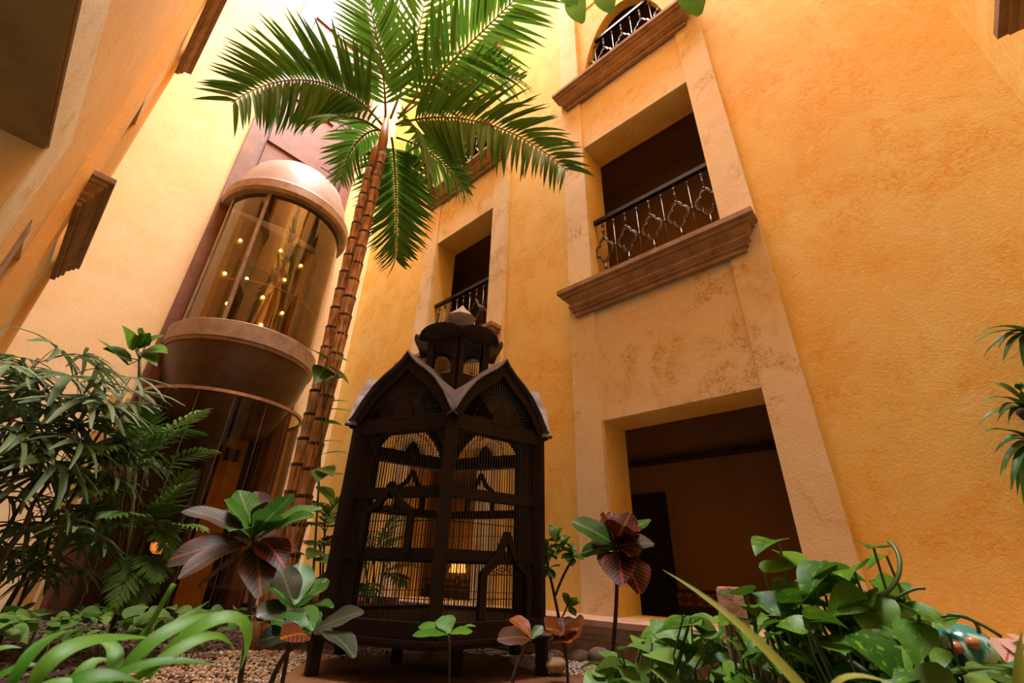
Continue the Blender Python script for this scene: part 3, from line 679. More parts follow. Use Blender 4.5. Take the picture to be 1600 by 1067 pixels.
def pinnate(name, P, n, lmax, wid, m, parent, ab=(65, 22), drop=.15, upw=.2):
    """a small feather frond as one part"""
    mb = MB(); pts = [bez(P, i / 10) for i in range(11)]
    mb.tube(pts, [.007 - .005 * i / 10 for i in range(11)], 4)
    for i in range(n):
        t = .15 + .85 * (i + .4) / n; p = bez(P, t); T = (bez(P, min(1, t + .03)) - bez(P, t - .03)).normalized()
        N = Vector((0, 0, 1)); N = N - T * N.dot(T); N = N.normalized() if N.length > .15 else T.orthogonal()
        sd = T.cross(N); s = i / n; L = lmax * (.55 + .45 * math.sin(PI * min(1, s * .9 + .15))) * (1 - .5 * s ** 3); a = math.radians(ab[0] + (ab[1] - ab[0]) * s)
        for sg in (-1, 1):
            d = T * math.cos(a) + sd * sg * math.sin(a) + N * upw + Vector((0, 0, -drop)) + Vector((rnd(-.08, .08), rnd(-.08, .08), rnd(-.08, .08)))
            F = frame(p, d, N - sd * sg * .3); w = wid / 2
            mb.add([(0, 0, 0), (L * .3, -w, w * .4), (L * .3, 0, 0), (L * .3, w, w * .4), (L * .7, -w * .7, -L * .05), (L * .7, 0, -L * .08), (L * .7, w * .7, -L * .05), (L, 0, -L * .17)],
                   [(0, 1, 2), (0, 2, 3), (1, 4, 5, 2), (2, 5, 6, 3), (4, 7, 5), (5, 7, 6)], F)
    return mb.obj(name, m, parent, True)
def fanmesh(nf, seed):
    random.seed(seed); mb = MB()
    for i in range(nf):
        a = math.radians(-115 + 230 * i / (nf - 1) + rnd(-5, 5)); L = rnd(.82, 1.05) * (1 - .12 * abs(a) / 2); R = Matrix.Rotation(a, 4, 'Z'); dr = rnd(.25, .6); w = rnd(.042, .062)
        for k in range(5):
            t = k / 4; hw = w * (.35, 1, .95, .8, .3)[k]; x = L * t; z = .1 * t - dr * t * t * .8
            mb.v += [tuple(R @ Vector((x, -hw, z + hw * .4))), tuple(R @ Vector((x, 0, z))), tuple(R @ Vector((x, hw, z + hw * .4)))]
        b0 = len(mb.v) - 15
        for k in range(4):
            b = b0 + 3 * k; mb.f += [(b, b + 3, b + 4, b + 1), (b + 1, b + 4, b + 5, b + 2)]
    me = mb.mesh('fan_leaf', True); me.materials.append(GREEN_FAN); return me
FANS = [fanmesh(n, s) for n, s in ((8, 1), (9, 2), (7, 3), (10, 4))]
random.seed(11)
# lady palm in the left corner
lp = thing('lady_palm', tuple(Vector((at(90, 900, 6.6).x, at(90, 900, 6.6).y, 0))), 'tall lady palm with grey green fan leaves at the left edge beside the elevator', 'palm')
stems = []
for px, py, d in ((75, 600, 6.5), (30, 640, 6.2), (110, 640, 6.8), (60, 560, 7.0), (150, 650, 6.9), (15, 720, 6.3), (95, 720, 6.4), (130, 740, 7.0), (175, 640, 7.1), (50, 800, 6.1)):
    top = at(px, py, d); b = Vector((top.x + rnd(-.15, .05), top.y + rnd(-.1, .1), GZ)); b.x = max(b.x, -.45)
    MB().tube([bez([b, b.lerp(top, .5) + Vector((rnd(-.06, .06), 0, 0)), top], i / 8) for i in range(9)], [.016] * 9, 6).obj('cane', CANE, lp, True); stems.append((b, top))
fan_px = [(88, 545, .62), (112, 588, .75), (45, 590, .6), (20, 625, .6), (90, 630, .7), (160, 632, .62), (60, 615, .5), (150, 575, .5), (205, 590, .55), (130, 555, .5), (15, 570, .5),
          (35, 660, .6), (120, 665, .6), (185, 655, .5), (75, 690, .6), (150, 700, .5), (20, 715, .55), (105, 730, .6), (55, 745, .55), (165, 745, .5), (10, 775, .5), (85, 785, .55), (135, 790, .5),
          (40, 820, .5), (110, 835, .5), (15, 860, .45), (75, 870, .5), (150, 850, .4), (70, 640, .55), (140, 620, .5), (5, 680, .5), (200, 630, .45), (35, 560, .45), (180, 690, .45), (60, 900, .4), (120, 890, .4), (25, 760, .5)]
fan_px += [(rnd(0, 215), rnd(575, 760), rnd(.5, .7)) for _ in range(26)] + [(rnd(0, 160), rnd(760, 900), rnd(.4, .55)) for _ in range(10)]
for i, (px, py, s) in enumerate(fan_px):
    d = rnd(6.0, 7.1); p = at(px, py, d); p.x = max(p.x, -.35)
    b, t = min(stems, key=lambda q: min((bez([q[0], q[1]], k / 6) - p).length for k in range(7))); a = b.lerp(t, min(1, max(.25, (p.z - .25) / max(.3, t.z))))
    MB().tube([bez([a, a.lerp(p, .5) + Vector((0, 0, .12)), p], k / 5) for k in range(6)], .005, 4).obj('petiole', STEMG, lp, True)
    out = (p - a); out.z = 0; ang = math.atan2(out.y, out.x) + rnd(-.5, .5)
    m = Matrix.Translation(p) @ Matrix.Rotation(ang, 4, 'Z') @ Matrix.Rotation(rnd(.0, .55), 4, 'Y') @ Matrix.Rotation(rnd(-.4, .4), 4, 'X') @ Matrix.Scale(s * rnd(.85, 1.05), 4)
    inst('fan_leaf', FANS[i % 4], lp, m)
# parlour palms
def parlour(label, base, stemtop, tips, lmax, wid, sag=.25, mt=GREEN_FERN):
    b = Vector(base); t = thing('parlour_palm', tuple(b), label, 'palm')
    for st in stemtop: MB().tube([bez([b, b.lerp(st, .5) + Vector((.03, 0, 0)), st], k / 6) for k in range(7)], .012, 5).obj('cane', CANE, t, True)
    for tp in tips:
        tp = at(*tp); st = min(stemtop, key=lambda q: (q - tp).length); a = b.lerp(st, rnd(.75, 1)) if tp.z > st.z * .6 else b.lerp(st, rnd(.45, .7))
        md = a.lerp(tp, .5) + Vector((0, 0, sag * (tp - a).length)); pinnate('frond', [a, md, tp], 13, lmax, wid, mt, t)
b0 = at(200, 930, 6.6); b0.z = GZ
parlour('parlour palm with arching feather fronds in front of the dark curved glass', b0, [at(225, 735, 6.6), at(205, 690, 6.5), at(240, 800, 6.5), at(190, 780, 6.7)],
        [(322, 645, 6.3), (318, 678, 6.2), (338, 705, 6.1), (300, 738, 6.3), (250, 668, 6.0), (150, 655, 6.2), (140, 710, 6.0), (325, 640, 6.9), (318, 828, 6.0), (275, 790, 6.2), (135, 775, 6.0), (165, 808, 5.8), (110, 845, 6.0), (130, 760, 6.6),
         (245, 905, 6.1), (215, 945, 6.2), (190, 900, 6.3), (265, 870, 6.2), (170, 720, 6.8), (285, 760, 6.6), (235, 640, 6.4), (180, 945, 6.0)], .27, .042)
b1 = at(585, 950, 6.4); b1.z = GZ
parlour('dark parlour palm growing behind the birdcage, seen through its wires', b1, [at(585, 860, 6.4), at(600, 880, 6.5), at(570, 870, 6.3)],
        [(545, 835, 6.2), (560, 815, 6.3), (610, 815, 6.4), (640, 840, 6.3), (650, 885, 6.2), (630, 915, 6.1), (550, 890, 6.1), (540, 925, 6.1), (600, 835, 6.9), (575, 930, 6.0), (640, 800, 6.7), (660, 860, 6.6)], .25, .035)
b2 = at(505, 960, 6.3); b2.z = GZ
parlour('small fern palm between the trunk foot and the birdcage', b2, [at(508, 800, 6.3), at(500, 850, 6.3)], [(535, 780, 6.1), (485, 785, 6.1), (525, 815, 6.0), (530, 840, 6.1), (480, 820, 6.0), (490, 850, 5.9), (540, 800, 6.5)], .22, .035)
# heart leaved climber against the far wall
HEART = [leafmesh('leaf', heart, 1, 1.0, .15, d, 6) for d in (.3, .6)]
for me in HEART: me.materials.append(GREEN_POTHOS)
def hearts(mesh_m, name='leaf'):
    r = []
    for d in (.25, .6, .95):
        me = leafmesh(name, heart, 1, .78, .2, d, 9, mesh_m); r.append(me)
    return r
HP = hearts(GREEN_POTHOS); HI = hearts(GREEN_IVY)
def heartleaf(p, s, meshes, parent, stemfrom=None, tilt=.7):
    tc = (CAM - p).normalized(); n = Vector((0, 0, 1)) * rnd(.5, .9) + tc * rnd(-.15, .5) + Vector((rnd(-.35, .35), rnd(-.35, .35), 0))
    d = Vector((rnd(-1, 1), rnd(-1, 1), rnd(-.7, .1))) + tc * .35; d -= n * (d.dot(n) / n.dot(n)) * .9
    m = frame(p, d, n) @ Matrix.Scale(s, 4)
    inst('leaf', random.choice(meshes), parent, m)
cb = at(205, 930, 8.6); cb.z = GZ
cl = thing('split_leaf_philodendron', tuple(cb), 'bright split leaf plant rising above the left palms against the beige wall', 'plant')
j = at(218, 562, 8.4); stalk('stem', [cb, cb.lerp(j, .5) + Vector((.1, 0, 0)), j], .02, STEMG, cl, world=True)
for px, py, tx, ty, wd in ((212, 545, 190, 508, .34), (215, 540, 222, 512, .36), (228, 538, 258, 525, .36), (205, 560, 160, 545, .34), (230, 545, 262, 552, .34), (225, 550, 245, 572, .28), (200, 570, 150, 528, .3), (212, 548, 235, 520, .3)):
    stalk('petiole', [tuple(j), tuple(at(px, py, 8.3))], .008, STEMG, cl, world=True)
    ribbon('leaf', [(px, py, 8.3), ((px + tx) / 2, (py + ty) / 2 - 4, 8.2), (tx, ty, 8.1)], wd, GREEN_POTHOS, cl, heart, .1, 6)
# ground ivy strip
iv = thing('ground_ivy', tuple(onz(150, 1000, GZ)), 'low strip of pale green ground cover leaves in front of the elevator', 'ground cover')
for i in range(170):
    px = rnd(-10, 330) if i < 130 else rnd(330, 520); py = rnd(938, 985) if px < 300 else rnd(950, 985)
    d = rnd(5.0, 6.4); p = at(px, py, d); p.z = max(GZ + .03, min(.26, p.z)); heartleaf(p, rnd(.10, .19), HI, iv)
for i in range(26):
    p = at(rnd(0, 330), 975, rnd(5.2, 6.2)); p.z = GZ; q = p + Vector((rnd(-.1, .1), rnd(-.1, .1), .25)); MB().tube([p, q], .006, 4).obj('stem', STEMG, iv)
# bright leaves close to the camera, lower left
fl = thing('foreground_lily', (.1, .75, 0), 'bright green strap leaved lily close to the camera at lower left', 'plant')
for cps, wd in (([(10, 1090, .95), (40, 1015, .95), (80, 980, 1.0), (145, 984, 1.05)], .034), ([(45, 1085, .9), (75, 1000, .9), (150, 992, .95), (256, 998, 1.0)], .042), ([(170, 1080, .95), (180, 1030, .95), (195, 1000, 1.0), (135, 1000, 1.0)], .035),
                ([(185, 1060, .95), (235, 985, .95), (310, 955, 1.0), (392, 962, 1.05)], .045), ([(215, 1040, 1.05), (250, 985, 1.05), (290, 965, 1.1), (328, 938, 1.1)], .03), ([(230, 1060, .95), (310, 945, .95), (420, 935, 1.0), (376, 1045, .95)], .05),
                ([(200, 1070, .9), (270, 1020, .9), (340, 965, .95), (366, 1014, .95)], .036), ([(120, 1100, .9), (190, 1035, .9), (270, 1022, .9), (345, 1042, .9)], .034), ([(-25, 1075, 1.0), (10, 1045, 1.0), (40, 1035, 1.0), (70, 1040, 1.0)], .022),
                ([(60, 1110, .85), (100, 1060, .85), (160, 1045, .85), (225, 1068, .85)], .045), ([(20, 1110, .85), (60, 1072, .85), (100, 1058, .85), (140, 1075, .85)], .035), ([(-30, 1030, 1.1), (-10, 1012, 1.1), (10, 1010, 1.1), (35, 1012, 1.1)], .02), ([(100, 1090, 1.1), (130, 1040, 1.1), (150, 1020, 1.15), (190, 1040, 1.1)], .035)):
    ribbon('leaf', cps, wd * .58, GREEN_FORE, fl, lambda t: max(.03, math.sin(PI * min(1, .12 + t * .9)) ** .9), .25, 12)
stalk('flower_stalk', [(170, 1100, 1.0), (225, 990, 1.0), (272, 912, 1.0)], .004, GREEN_FORE, fl)
for k in range(5): stalk('leaf_stalk', [(40 + 30 * k, 1110, .92), (20 + 35 * k, 1300, .6)], .006, GREEN_FORE, fl)
# crotons
def ground(px, py, d): 
    p = at(px, py, d); p.z = GZ; return p
def croton(label, foot, stemp, leaves, d, cat='croton plant', sr=.012, name='croton', prof=paddle, fold=.22):
    t = thing(name, tuple(foot), label, cat)
    top = at(*stemp[-1]); stalk('stem', [tuple(foot)] + [tuple(at(*q)) for q in stemp], sr, BARK, t, sr * .7, world=True)
    for (bx, by, tx, ty, wd, m, dd, arch) in leaves:
        a = at(bx, by, d); tp = at(tx, ty, d + dd); md = a.lerp(tp, .5) + Vector((0, 0, arch * (tp - a).length))
        ribbon('leaf', [a, md, tp], wd, m, t, prof, fold, 9, world=True, wave=.04)
    return t
G, R_, X, O_, B_ = CROTON_G, CROTON_R, CROTON_M, CROTON_O, BRONZE_LEAF
croton('large croton with green crown leaves and drooping red lower leaves left of the birdcage', ground(392, 1000, 2.7), [(392, 1040, 2.7), (394, 900, 2.65), (396, 840, 2.6)],
       [(395, 838, 350, 782, .15, G, -.1, .05), (396, 836, 373, 766, .15, G, .1, .05), (398, 836, 402, 768, .15, X, .2, .0), (400, 835, 456, 774, .16, G, -.15, .05), (402, 840, 503, 795, .15, G, .0, .15), (402, 842, 490, 808, .12, G, -.25, .12),
        (395, 842, 342, 800, .12, G, .15, .1), (390, 842, 283, 800, .12, X, .05, .18), (385, 855, 280, 905, .11, X, -.2, .22), (385, 852, 262, 885, .13, X, -.1, .25), (396, 850, 404, 934, .15, X, -.35, .15), (400, 848, 440, 890, .14, R_, -.3, .2),
        (400, 846, 450, 850, .12, R_, .1, .15), (388, 850, 318, 868, .12, R_, .1, .2), (390, 860, 300, 930, .10, R_, .1, .1), (405, 850, 475, 868, .11, X, .2, .12), (394, 838, 420, 785, .13, X, -.05, .0), (398, 836, 430, 800, .13, G, -.3, .05), (392, 845, 360, 830, .12, G, -.3, .15)], 2.6)
croton('bushy dark green croton low beside the left foot of the birdcage', ground(455, 1000, 3.0), [(455, 1010, 3.0), (458, 950, 2.95)],
       [(458, 950, 435, 885, .17, B_, .1, .1), (460, 945, 470, 880, .17, G, .2, .0), (462, 950, 512, 905, .16, G, .1, .1), (462, 955, 520, 950, .16, G, -.1, .15), (458, 955, 420, 915, .16, G, .0, .15), (455, 960, 402, 965, .15, B_, -.1, .2), (460, 955, 480, 990, .17, G, -.3, .2), (462, 950, 500, 925, .15, G, -.2, .1)], 2.95)
croton('small croton with glossy grey leaves overlapping the left leg of the birdcage', ground(440, 1000, 2.4), [(410, 1060, 2.4), (440, 1010, 2.4), (487, 990, 2.4)],
       [(490, 988, 568, 958, .10, B_, -.1, .12), (492, 992, 553, 1028, .12, B_, -.25, .2), (485, 990, 425, 968, .13, G, .1, .1), (485, 992, 402, 1005, .14, B_, .0, .15), (486, 988, 448, 955, .12, B_, .2, .05), (484, 995, 440, 1000, .12, O_, -.15, .15), (490, 990, 520, 985, .10, B_, .15, .1), (488, 986, 470, 950, .11, G, .2, .05)], 2.4)
croton('young seedling with five bright green leaves in front of the birdcage base', ground(705, 1000, 2.5), [(706, 1060, 2.5), (702, 992, 2.5)],
       [(700, 992, 645, 994, .055, GREEN_FORE, -.1, .08), (700, 990, 654, 979, .06, GREEN_FORE, .12, .1), (700, 990, 694, 962, .10, GREEN_FORE, .1, .02), (702, 990, 743, 979, .06, GREEN_FORE, -.1, .1), (702, 990, 738, 986, .05, GREEN_FORE, .1, .05)], 2.5, 'seedling', .008, 'seedling')
croton('small croton with curled brown and orange leaves in front of the right birdcage door', ground(800, 1010, 2.8), [(790, 1065, 2.8), (808, 1030, 2.8), (830, 1000, 2.8)],
       [(830, 1000, 778, 1002, .12, X, -.1, .15), (830, 998, 798, 966, .10, O_, .1, .2), (830, 998, 848, 978, .06, G, .05, .05), (832, 998, 862, 990, .08, X, .1, .1), (828, 1000, 800, 985, .09, O_, .15, .1)], 2.8)
croton('short croton with two curled orange leaves at the right birdcage corner', ground(886, 1010, 4.0), [(886, 1020, 4.0), (882, 995, 4.0)],
       [(882, 995, 855, 985, .26, O_, -.1, .25), (882, 995, 906, 985, .28, O_, -.1, .3), (882, 998, 892, 1004, .24, O_, -.2, .1), (882, 993, 878, 965, .18, R_, .1, .1), (882, 995, 860, 1000, .2, X, .1, .15)], 4.0)
croton('lone tall croton with dark red veined leaves before the right doorway', onz(955, 1045, GZ), [(960, 985, 4.35), (968, 920, 4.35), (962, 855, 4.35)],
       [(962, 855, 893, 817, .24, G, .0, .15), (962, 850, 938, 806, .26, O_, -.2, .05), (964, 850, 985, 802, .28, R_, .1, .05), (965, 852, 1016, 812, .2, G, .3, .1), (965, 855, 1022, 852, .18, X, .0, .15), (965, 860, 1003, 882, .2, X, .1, .2), (966, 862, 1000, 928, .34, R_, -.2, .2), (966, 862, 972, 915, .3, R_, -.4, .2),
        (962, 860, 908, 868, .2, G, .1, .2), (962, 862, 945, 890, .22, R_, -.1, .2), (963, 852, 955, 800, .24, R_, .2, .0), (964, 850, 1000, 830, .28, R_, -.2, .1), (963, 853, 925, 845, .2, R_, .2, .15), (965, 860, 985, 870, .26, R_, -.35, .15), (962, 852, 975, 822, .3, R_, -.4, .05)], 4.35, sr=.02)
t = thing('slender_shrub', tuple(ground(886, 1010, 4.7)), 'slender bare stemmed shrub with leaf tufts right of the birdcage', 'shrub')
stalk('stem', [tuple(ground(888, 1010, 4.7)), tuple(at(872, 950, 4.7)), tuple(at(856, 885, 4.7))], .018, BARK, t, .012, world=True)
stalk('branch', [(868, 930, 4.7), (880, 895, 4.7), (896, 872, 4.7)], .012, BARK, t); stalk('branch', [(856, 885, 4.7), (850, 870, 4.7), (862, 850, 4.7)], .01, BARK, t); stalk('branch', [(872, 975, 4.65), (885, 955, 4.6), (888, 940, 4.6)], .007, BARK, t)
for cx, cy, n in ((858, 858, 11), (896, 866, 11), (868, 845, 8), (858, 888, 8), (888, 948, 5), (878, 860, 6)):
    for i in range(n):
        a = rnd(0, 2 * PI); r = rnd(16, 26); ribbon('leaf', [(cx, cy, 4.7), (cx + r * .6 * math.cos(a), cy + r * .6 * math.sin(a) - 5, 4.7), (cx + r * math.cos(a), cy + r * math.sin(a) * .9 - 3, 4.7 + rnd(-.2, .2))], .07, GREEN_POTHOS if i % 3 else CROTON_G, t, lance, .2, 5)
# pothos mound, lower right
pot = thing('pothos', (1.5, .75, GZ), 'large pothos mound with heart shaped leaves and tall stems at lower right', 'plant')
feet = [at(px, 1067, d) for px, d in ((1180, 1.9), (1250, 1.8), (1320, 1.7), (1390, 1.7), (1450, 1.8), (1280, 2.1), (1350, 2.0))]
for f_ in feet: f_.z = GZ
lead = [(1215, 845, .15, 1.9), (1218, 862, .14, 1.95), (1192, 893, .13, 1.85), (1165, 930, .14, 1.85), (1290, 880, .15, 1.8), (1318, 893, .13, 1.85), (1270, 903, .16, 1.75), (1365, 856, .12, 1.85), (1385, 868, .09, 1.9), (1335, 893, .15, 1.8), (1360, 935, .15, 1.75), (1290, 930, .14, 1.8), (1215, 940, .15, 1.75), (1180, 945, .12, 1.9), (1425, 965, .17, 1.75), (1335, 990, .16, 1.65), (1385, 1000, .14, 1.7), (1250, 975, .14, 1.7), (1200, 985, .16, 1.8), (1475, 965, .10, 1.75), (1455, 1010, .10, 1.75), (1430, 1040, .13, 1.65)]
for (px, py, s, d) in lead + [(rnd(1140, 1440), rnd(960, 1075), rnd(.065, .125), rnd(1.6, 2.15)) for _ in range(100)] + [(rnd(1230, 1420), rnd(905, 970), rnd(.09, .14), rnd(1.7, 2.1)) for _ in range(26)]:
    p = at(px, py, d); f_ = min(feet, key=lambda q: (Vector((q.x, q.y)) - Vector((p.x, p.y))).length)
    MB().tube([bez([f_, f_.lerp(p, .6) + Vector((rnd(-.05, .05), rnd(-.05, .05), .08)), p], i / 5) for i in range(6)], .0045, 4, False).obj('stem', STEMG, pot, True)
    heartleaf(p, s, HP, pot, tilt=1.0)
vine = [(1345, 940, 1.75), (1395, 935, 1.75), (1418, 905, 1.75), (1412, 860, 1.8), (1388, 846, 1.85)]
P = [at(*q) for q in vine]; MB().tube([bez(P, i / 14) for i in range(15)], .006, 5).obj('runner', STEMG, pot, True)
for cps in ([(1470, 965, 1.7), (1500, 950, 1.7), (1565, 995, 1.7)], [(1400, 935, 1.75), (1430, 915, 1.75), (1446, 920, 1.75)], [(1480, 960, 1.7), (1530, 960, 1.7), (1530, 990, 1.7)]): stalk('runner', cps, .004, STEMG, pot)
lowp = thing('trailing_ivy', tuple(ground(1040, 1020, 2.8)), 'low light green ivy spreading between the ledge and the lower right pothos', 'ground cover')
lf = [ground(px, 1067, d) for px, d in ((960, 2.6), (1020, 2.9), (1080, 2.6), (1130, 2.8), (1180, 2.5), (1000, 2.3), (1540, 2.0))]
for i in range(125):
    px = rnd(935, 1200); py = rnd(max(960, 1075 - (px - 905) * .95), 1075) if i < 105 else rnd(1056, 1080)
    if i >= 105: px = rnd(1380, 1570)
    d = rnd(2.2, 2.9) if i < 105 else rnd(1.5, 1.9); p = at(px, py, d); f_ = min(lf, key=lambda q: (Vector((q.x, q.y)) - Vector((p.x, p.y))).length)
    MB().tube([f_, f_.lerp(p, .6) + Vector((0, 0, .06)), p], .004, 4, False).obj('stem', STEMG, lowp, True)
    heartleaf(p, rnd(.09, .16), HI if i % 3 else HP, lowp, tilt=.9)
# blade of grass across the foreground, right
gb = thing('grass_blade', (.95, .45, 0), 'long yellow green grass blade arching across the lower right close to camera', 'grass')
YG = leafmat('yellow_green_blade', (.30, .34, .04), (.36, .36, .05), rough=.4, trans=.4)
for cps, wd in (([(1420, 1300, .7), (1275, 1080, .72), (1160, 960, .75), (1035, 890, .8)], .014), ([(1300, 1150, .7), (1280, 1050, .7), (1330, 1045, .7), (1400, 1070, .7)], .012), ([(1600, 1150, .8), (1592, 1080, .8), (1592, 1030, .8), (1597, 985, .8)], .012)):
    ribbon('blade', cps, wd, YG, gb, strap, .3, 12)
# strap leaved plants fixed to the right wall
SPK = leafmat('strap_leaf_green', (.03, .10, .02), (.09, .19, .04), rough=.28, trans=.15)
for lab, (cx, cy), tips in (('uppermost strap leaved orchid hanging on the right wall at the frame edge', (1612, 522), [(1518, 541), (1524, 526), (1535, 560), (1567, 566), (1560, 545), (1640, 560), (1600, 575), (1650, 500)]),
                            ('middle strap leaved orchid on the right wall below the uppermost one', (1608, 640), [(1536, 629), (1526, 668), (1557, 662), (1560, 648), (1548, 600), (1575, 665), (1650, 640), (1640, 680), (1590, 600)]),
                            ('lowest strap leaved orchid on the right wall above the pothos', (1615, 690), [(1529, 680), (1552, 712), (1562, 745), (1580, 768), (1570, 735), (1600, 790), (1640, 760), (1565, 700), (1590, 775)])):
    c = onx(cx, cy, 4.88); t = thing('wall_orchid', tuple(c), lab, 'orchid', 'strap leaved orchids on the right wall')
    MB().lathe([(0, -.07), (.05, -.05), (.07, 0), (.05, .05), (0, .07)], (c.x + .06, c.y, c.z), 10).obj('root_ball', BARK, t, True)
    for tx, ty in tips:
        tp = onx(tx, ty, rnd(4.62, 4.85)); md = c.lerp(tp, .5) + Vector((-.12, 0, .10)); ribbon('leaf', [c, md, tp], .065, SPK, t, strap, .35, 9, world=True, nrm=(-.5, .1, .8))
FLW = plain('white_petal', (.8, .74, .68), None, 9, .5)
# vines hanging from the top
for lab, pts in (('leaf tip of a hanging vine at the top edge left of the arch', [(893, -15, 912, 36), (880, -30, 900, 10)]), ('leaf of a hanging vine in front of the top arch', [(940, -30, 957, 20)]), ('leaf of a hanging vine at the top edge right of the arch cornice', [(1075, -40, 1094, 24), (1110, -60, 1080, 5)])):
    c = onx(pts[0][0], pts[0][1], 4.5); t = thing('hanging_vine', tuple(c), lab, 'vine')
    MB().tube([c + Vector((0, 0, -.05)), Vector((c.x, c.y, 13.62)), Vector((4.7, c.y, 13.7))], .012, 5).obj('stem', STEMG, t)
    for bx, by, tx, ty in pts:
        a = onx(bx, by, 4.5); b = onx(tx, ty, 4.4); ribbon('leaf', [a, a.lerp(b, .5) + Vector((-.1, 0, 0)), b], .46, MATTE_LEAF, t, lance, .2, 8, world=True, nrm=(-1, 0, .25)); MB().tube([c, a], .008, 4).obj('petiole', STEMG, t)
# climber between the palm foot and the birdcage
cl = thing('climbing_philodendron', tuple(ground(500, 950, 5.6)), 'climbing philodendron with scattered leaves beside the palm trunks', 'plant')
stalk('stem', [tuple(ground(495, 950, 5.7)), tuple(at(500, 750, 5.75)), tuple(at(508, 560, 5.8))], .014, STEMG, cl, .008, world=True)
for bx, by, tx, ty, wd, m in ((508, 560, 480, 545, .28, GREEN_POTHOS), (510, 570, 545, 600, .32, GREEN_POTHOS), (508, 575, 492, 600, .26, CROTON_G), (510, 560, 545, 565, .26, GREEN_POTHOS), (505, 630, 545, 628, .14, GREEN_IVY), (505, 640, 560, 645, .12, GREEN_IVY), (503, 690, 540, 692, .12, GREEN_IVY),
                              (503, 710, 545, 708, .13, GREEN_IVY), (502, 735, 495, 755, .2, GREEN_IVY), (505, 730, 520, 745, .22, GREEN_IVY), (502, 760, 522, 790, .22, GREEN_POTHOS), (500, 745, 545, 742, .13, GREEN_IVY), (498, 870, 520, 885, .2, GREEN_IVY), (498, 860, 480, 875, .2, GREEN_IVY), (499, 900, 515, 910, .22, GREEN_IVY), (495, 915, 475, 925, .22, GREEN_IVY), (505, 600, 540, 590, .2, GREEN_POTHOS), (503, 660, 535, 665, .11, GREEN_IVY)):
    ribbon('leaf', [(bx, by, 5.7), ((bx + tx) / 2, (by + ty) / 2 - 5, 5.6), (tx, ty, 5.5)], wd, m, cl, heart, .12, 6)
# ------------------------------------------------------------------ small things on the ground
bb = Vector(ground(601, 940, 7.0)); bt = thing('birdbath', tuple(bb), 'small white bowl on a dark pedestal seen through the birdcage', 'birdbath')
zt = at(601, 932, 7.0).z
MB().lathe([(0, zt - .10), (.08, zt - .09), (.16, zt - .04), (.19, zt), (.17, zt), (.13, zt - .03), (0, zt - .05)], (bb.x, bb.y, 0), 20).obj('bowl', plain('white_glaze', (.62, .58, .52), (.5, .46, .4), 8, .35), bt, True)
MB().lathe([(.09, GZ), (.07, .04), (.05, .1), (.05, zt - .14), (.08, zt - .09)], (bb.x, bb.y, 0), 14).obj('pedestal', CONEM, bt, True)
STONEM = plain('grey_river_stone', (.20, .15, .12), (.12, .09, .07), 9, .7)
for i, (px, py, r, lab) in enumerate(((905, 1038, .10, 'dark rounded stone left of the lone red croton stem'), (938, 1040, .12, 'largest grey stone touching the lone red croton stem'), (868, 1030, .07, 'small grey stone at the white gravel edge near the birdcage'), (868, 1050, .09, 'pale brown stone lying on the soil right of the birdcage'))):
    p = onz(px, py, -.04); mb = MB(); nl = 7
    mb.lathe([(r * math.sin(PI * k / nl) * (1 + .1 * math.sin(3 * k + i)), r * .6 * (1 - math.cos(PI * k / nl)) - .01) for k in range(nl + 1)], (0, 0, 0), 12)
    me = mb.obj('river_stone', STONEM if i < 3 else plain('pale_stone', (.45, .3, .18), None, 6, .7), None, True, Matrix.Translation(p) @ Matrix.Rotation(i, 4, 'Z') @ Matrix.Diagonal((1.2, .85, 1, 1)))
    tag(me, lab, 'stone', 'stones on the soil')
def scatter(name, n, fn, s0, s1, mats, flat=.5):
    mb = MB()
    for i in range(n):
        x, y, z = fn(); s = rnd(s0, s1); R = Matrix.Translation((x, y, z)) @ Matrix.Rotation(rnd(0, 6.28), 4, 'Z') @ Matrix.Rotation(rnd(-.5, .5), 4, 'X')
        mb.add([(-s, 0, 0), (s * .3, s * rnd(.4, .8), 0), (s * .8, -s * .4, 0), (0, 0, s * flat), (0, 0, -s * flat)], [(0, 1, 3), (1, 2, 3), (2, 0, 3), (1, 0, 4), (2, 1, 4), (0, 2, 4)], R)
    o = mb.obj(name, mats); return o
def chipmat(name, a, b, c):
    t = NT(name); g = t.n('ShaderNodeNewGeometry'); r = g.outputs['Random Per Island']
    col = t.mix(t.ramp(r, .1, .6), a, b); col = t.mix(t.ramp(r, .8, .95), col, c); return t.fin(t.bsdf(col, .85))
tag(scatter('bark_mulch', 9000, lambda: (rnd(-.3, 4.3), 1.4 + 8.5 * random.random() ** 1.6, GZ + rnd(0, .015)), .015, .04, chipmat('mulch', (.05, .025, .014), (.12, .06, .035), (.30, .19, .12))), 'dark brown bark mulch covering the garden soil', 'mulch', None, 'stuff')
def disc(c, r, sx=1, h=.05):
    def f():
        a = rnd(0, 6.28); q = math.sqrt(random.random()); return (c[0] + q * r * math.cos(a) * sx, c[1] + q * r * math.sin(a), GZ + rnd(.005, .02) + h * (1 - q * q))
    return f
tag(scatter('white_gravel', 3500, disc((3.86, 2.86), .62, .7, .11), .012, .024, chipmat('white_stones', (.62, .55, .5), (.75, .68, .62), (.4, .34, .3))), 'patch of white gravel between the birdcage and ledge', 'gravel', None, 'stuff')
tag(scatter('beige_pebbles', 2600, disc((1.95, 4.75), .9, .9, .03), .014, .03, chipmat('beige_stones', (.40, .25, .14), (.55, .37, .22), (.7, .55, .4))), 'patch of beige pebbles behind the large croton', 'pebbles', None, 'stuff')
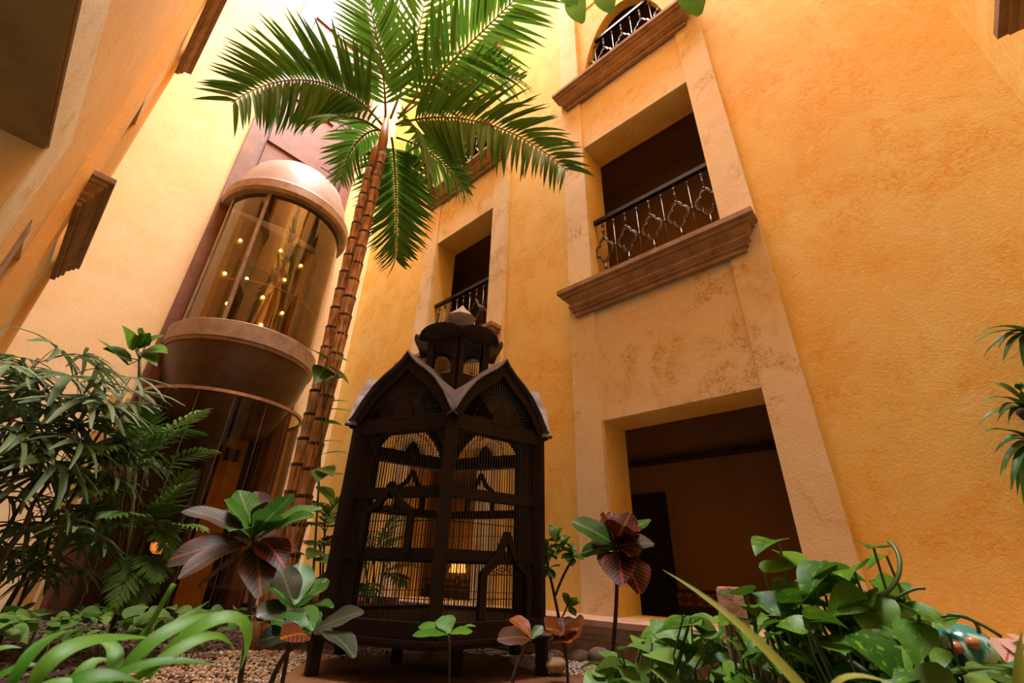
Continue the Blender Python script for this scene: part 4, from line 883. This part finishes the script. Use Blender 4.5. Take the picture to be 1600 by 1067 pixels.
# coir pole of the pothos
p = ground(1152, 1000, 2.3); top = at(1152, 917, 2.3)
o = MB().tube([p, p.lerp(top, .5), Vector((p.x, p.y, top.z - .01)), Vector((p.x, p.y, top.z))], [.05, .05, .05, .04], 12).obj('coir_pole', plain('coir', (.30, .15, .07), (.16, .08, .035), 26, .95, 0, .9), None, True)
tag(o, 'brown coir moss pole among the pothos before the doorway', 'pole')
# painted ceramics, lower right corner
def glaze():
    t = NT('painted_glaze'); co = t.coord(); n = t.noise(co, 9, 3, .5, .6); n2 = t.noise(co, 14, 2, .5); n3 = t.noise(co, 17, 2, .5)
    c = t.mix(t.ramp(n, .45, .5), (.02, .20, .18), (.36, .56, .48)); c = t.mix(t.ramp(n2, .58, .61), c, (.02, .09, .16)); c = t.mix(t.ramp(n3, .64, .67), c, (.60, .16, .08)); return t.fin(t.bsdf(c, .15))
GLZ = glaze(); PNK = plain('pale_pink_glaze', (.62, .42, .36), (.45, .12, .06), 16, .2)
def blob(name, c, r, m, par): return MB().lathe([(r[0] * math.sin(PI * k / 12), -r[2] * math.cos(PI * k / 12)) for k in range(13)], (0, 0, 0), 20).obj(name, m, par, True, Matrix.Translation(c) @ Matrix.Diagonal((1, r[1] / r[0], 1, 1)))
c = at(1512, 1022, 2.0); t = thing('ceramic_animal', (c.x, c.y, 0), 'turquoise painted ceramic animal figure half hidden at the lower right corner', 'figurine')
blob('head', c, (.085, .075, .075), GLZ, t); b2_ = at(1535, 1052, 2.05); blob('body', Vector((b2_.x + .02, b2_.y, b2_.z - .12)), (.17, .15, .20), GLZ, t)
MB().lathe([(.16, GZ), (.15, .05), (.12, b2_.z - .2), (.1, b2_.z - .15)], (b2_.x + .02, b2_.y, 0), 16).obj('base', GLZ, t, True)
for px, py in ((1494, 1012), (1520, 1005)): blob('eye', at(px, py, 1.92), (.016, .016, .016), plain('orange_glaze' if px < 1500 else 'coral_glaze', (.6, .2, .1), None, 5, .2), t)
q = at(1455, 1022, 2.0); t2 = thing('ceramic_bird', (q.x, q.y, 0), 'small painted ceramic bird between pothos leaves left of the turquoise figure', 'figurine')
blob('body', Vector((q.x, q.y, q.z - .02)), (.07, .05, .06), GLZ, t2); blob('head', at(1418, 1020, 1.98), (.028, .028, .03), PNK, t2); MB().lathe([(.04, GZ), (.02, .03), (.02, q.z - .05)], (q.x, q.y, 0), 10).obj('stand', IRON, t2, True)
cal = thing('caladium', tuple(ground(1585, 1067, 1.9)), 'pale pink caladium leaves at the far right bottom corner', 'plant')
CALM = leafmat('caladium_pink', (.55, .42, .34), (.6, .38, .3), vein=(.45, .1, .06), nv=7, vw=.08, rough=.4, trans=.3)
for bx, by, tx, ty in ((1580, 1005, 1572, 1035), (1590, 1000, 1600, 1030), (1600, 995, 1625, 1020)):
    stalk('stem', [tuple(ground(1585, 1067, 1.9)), tuple(at(bx, by, 1.9))], .005, STEMG, cal, world=True); ribbon('leaf', [(bx, by, 1.9), ((bx + tx) / 2, (by + ty) / 2 - 3, 1.85), (tx, ty, 1.8)], .07, CALM, cal, heart, .15, 6)
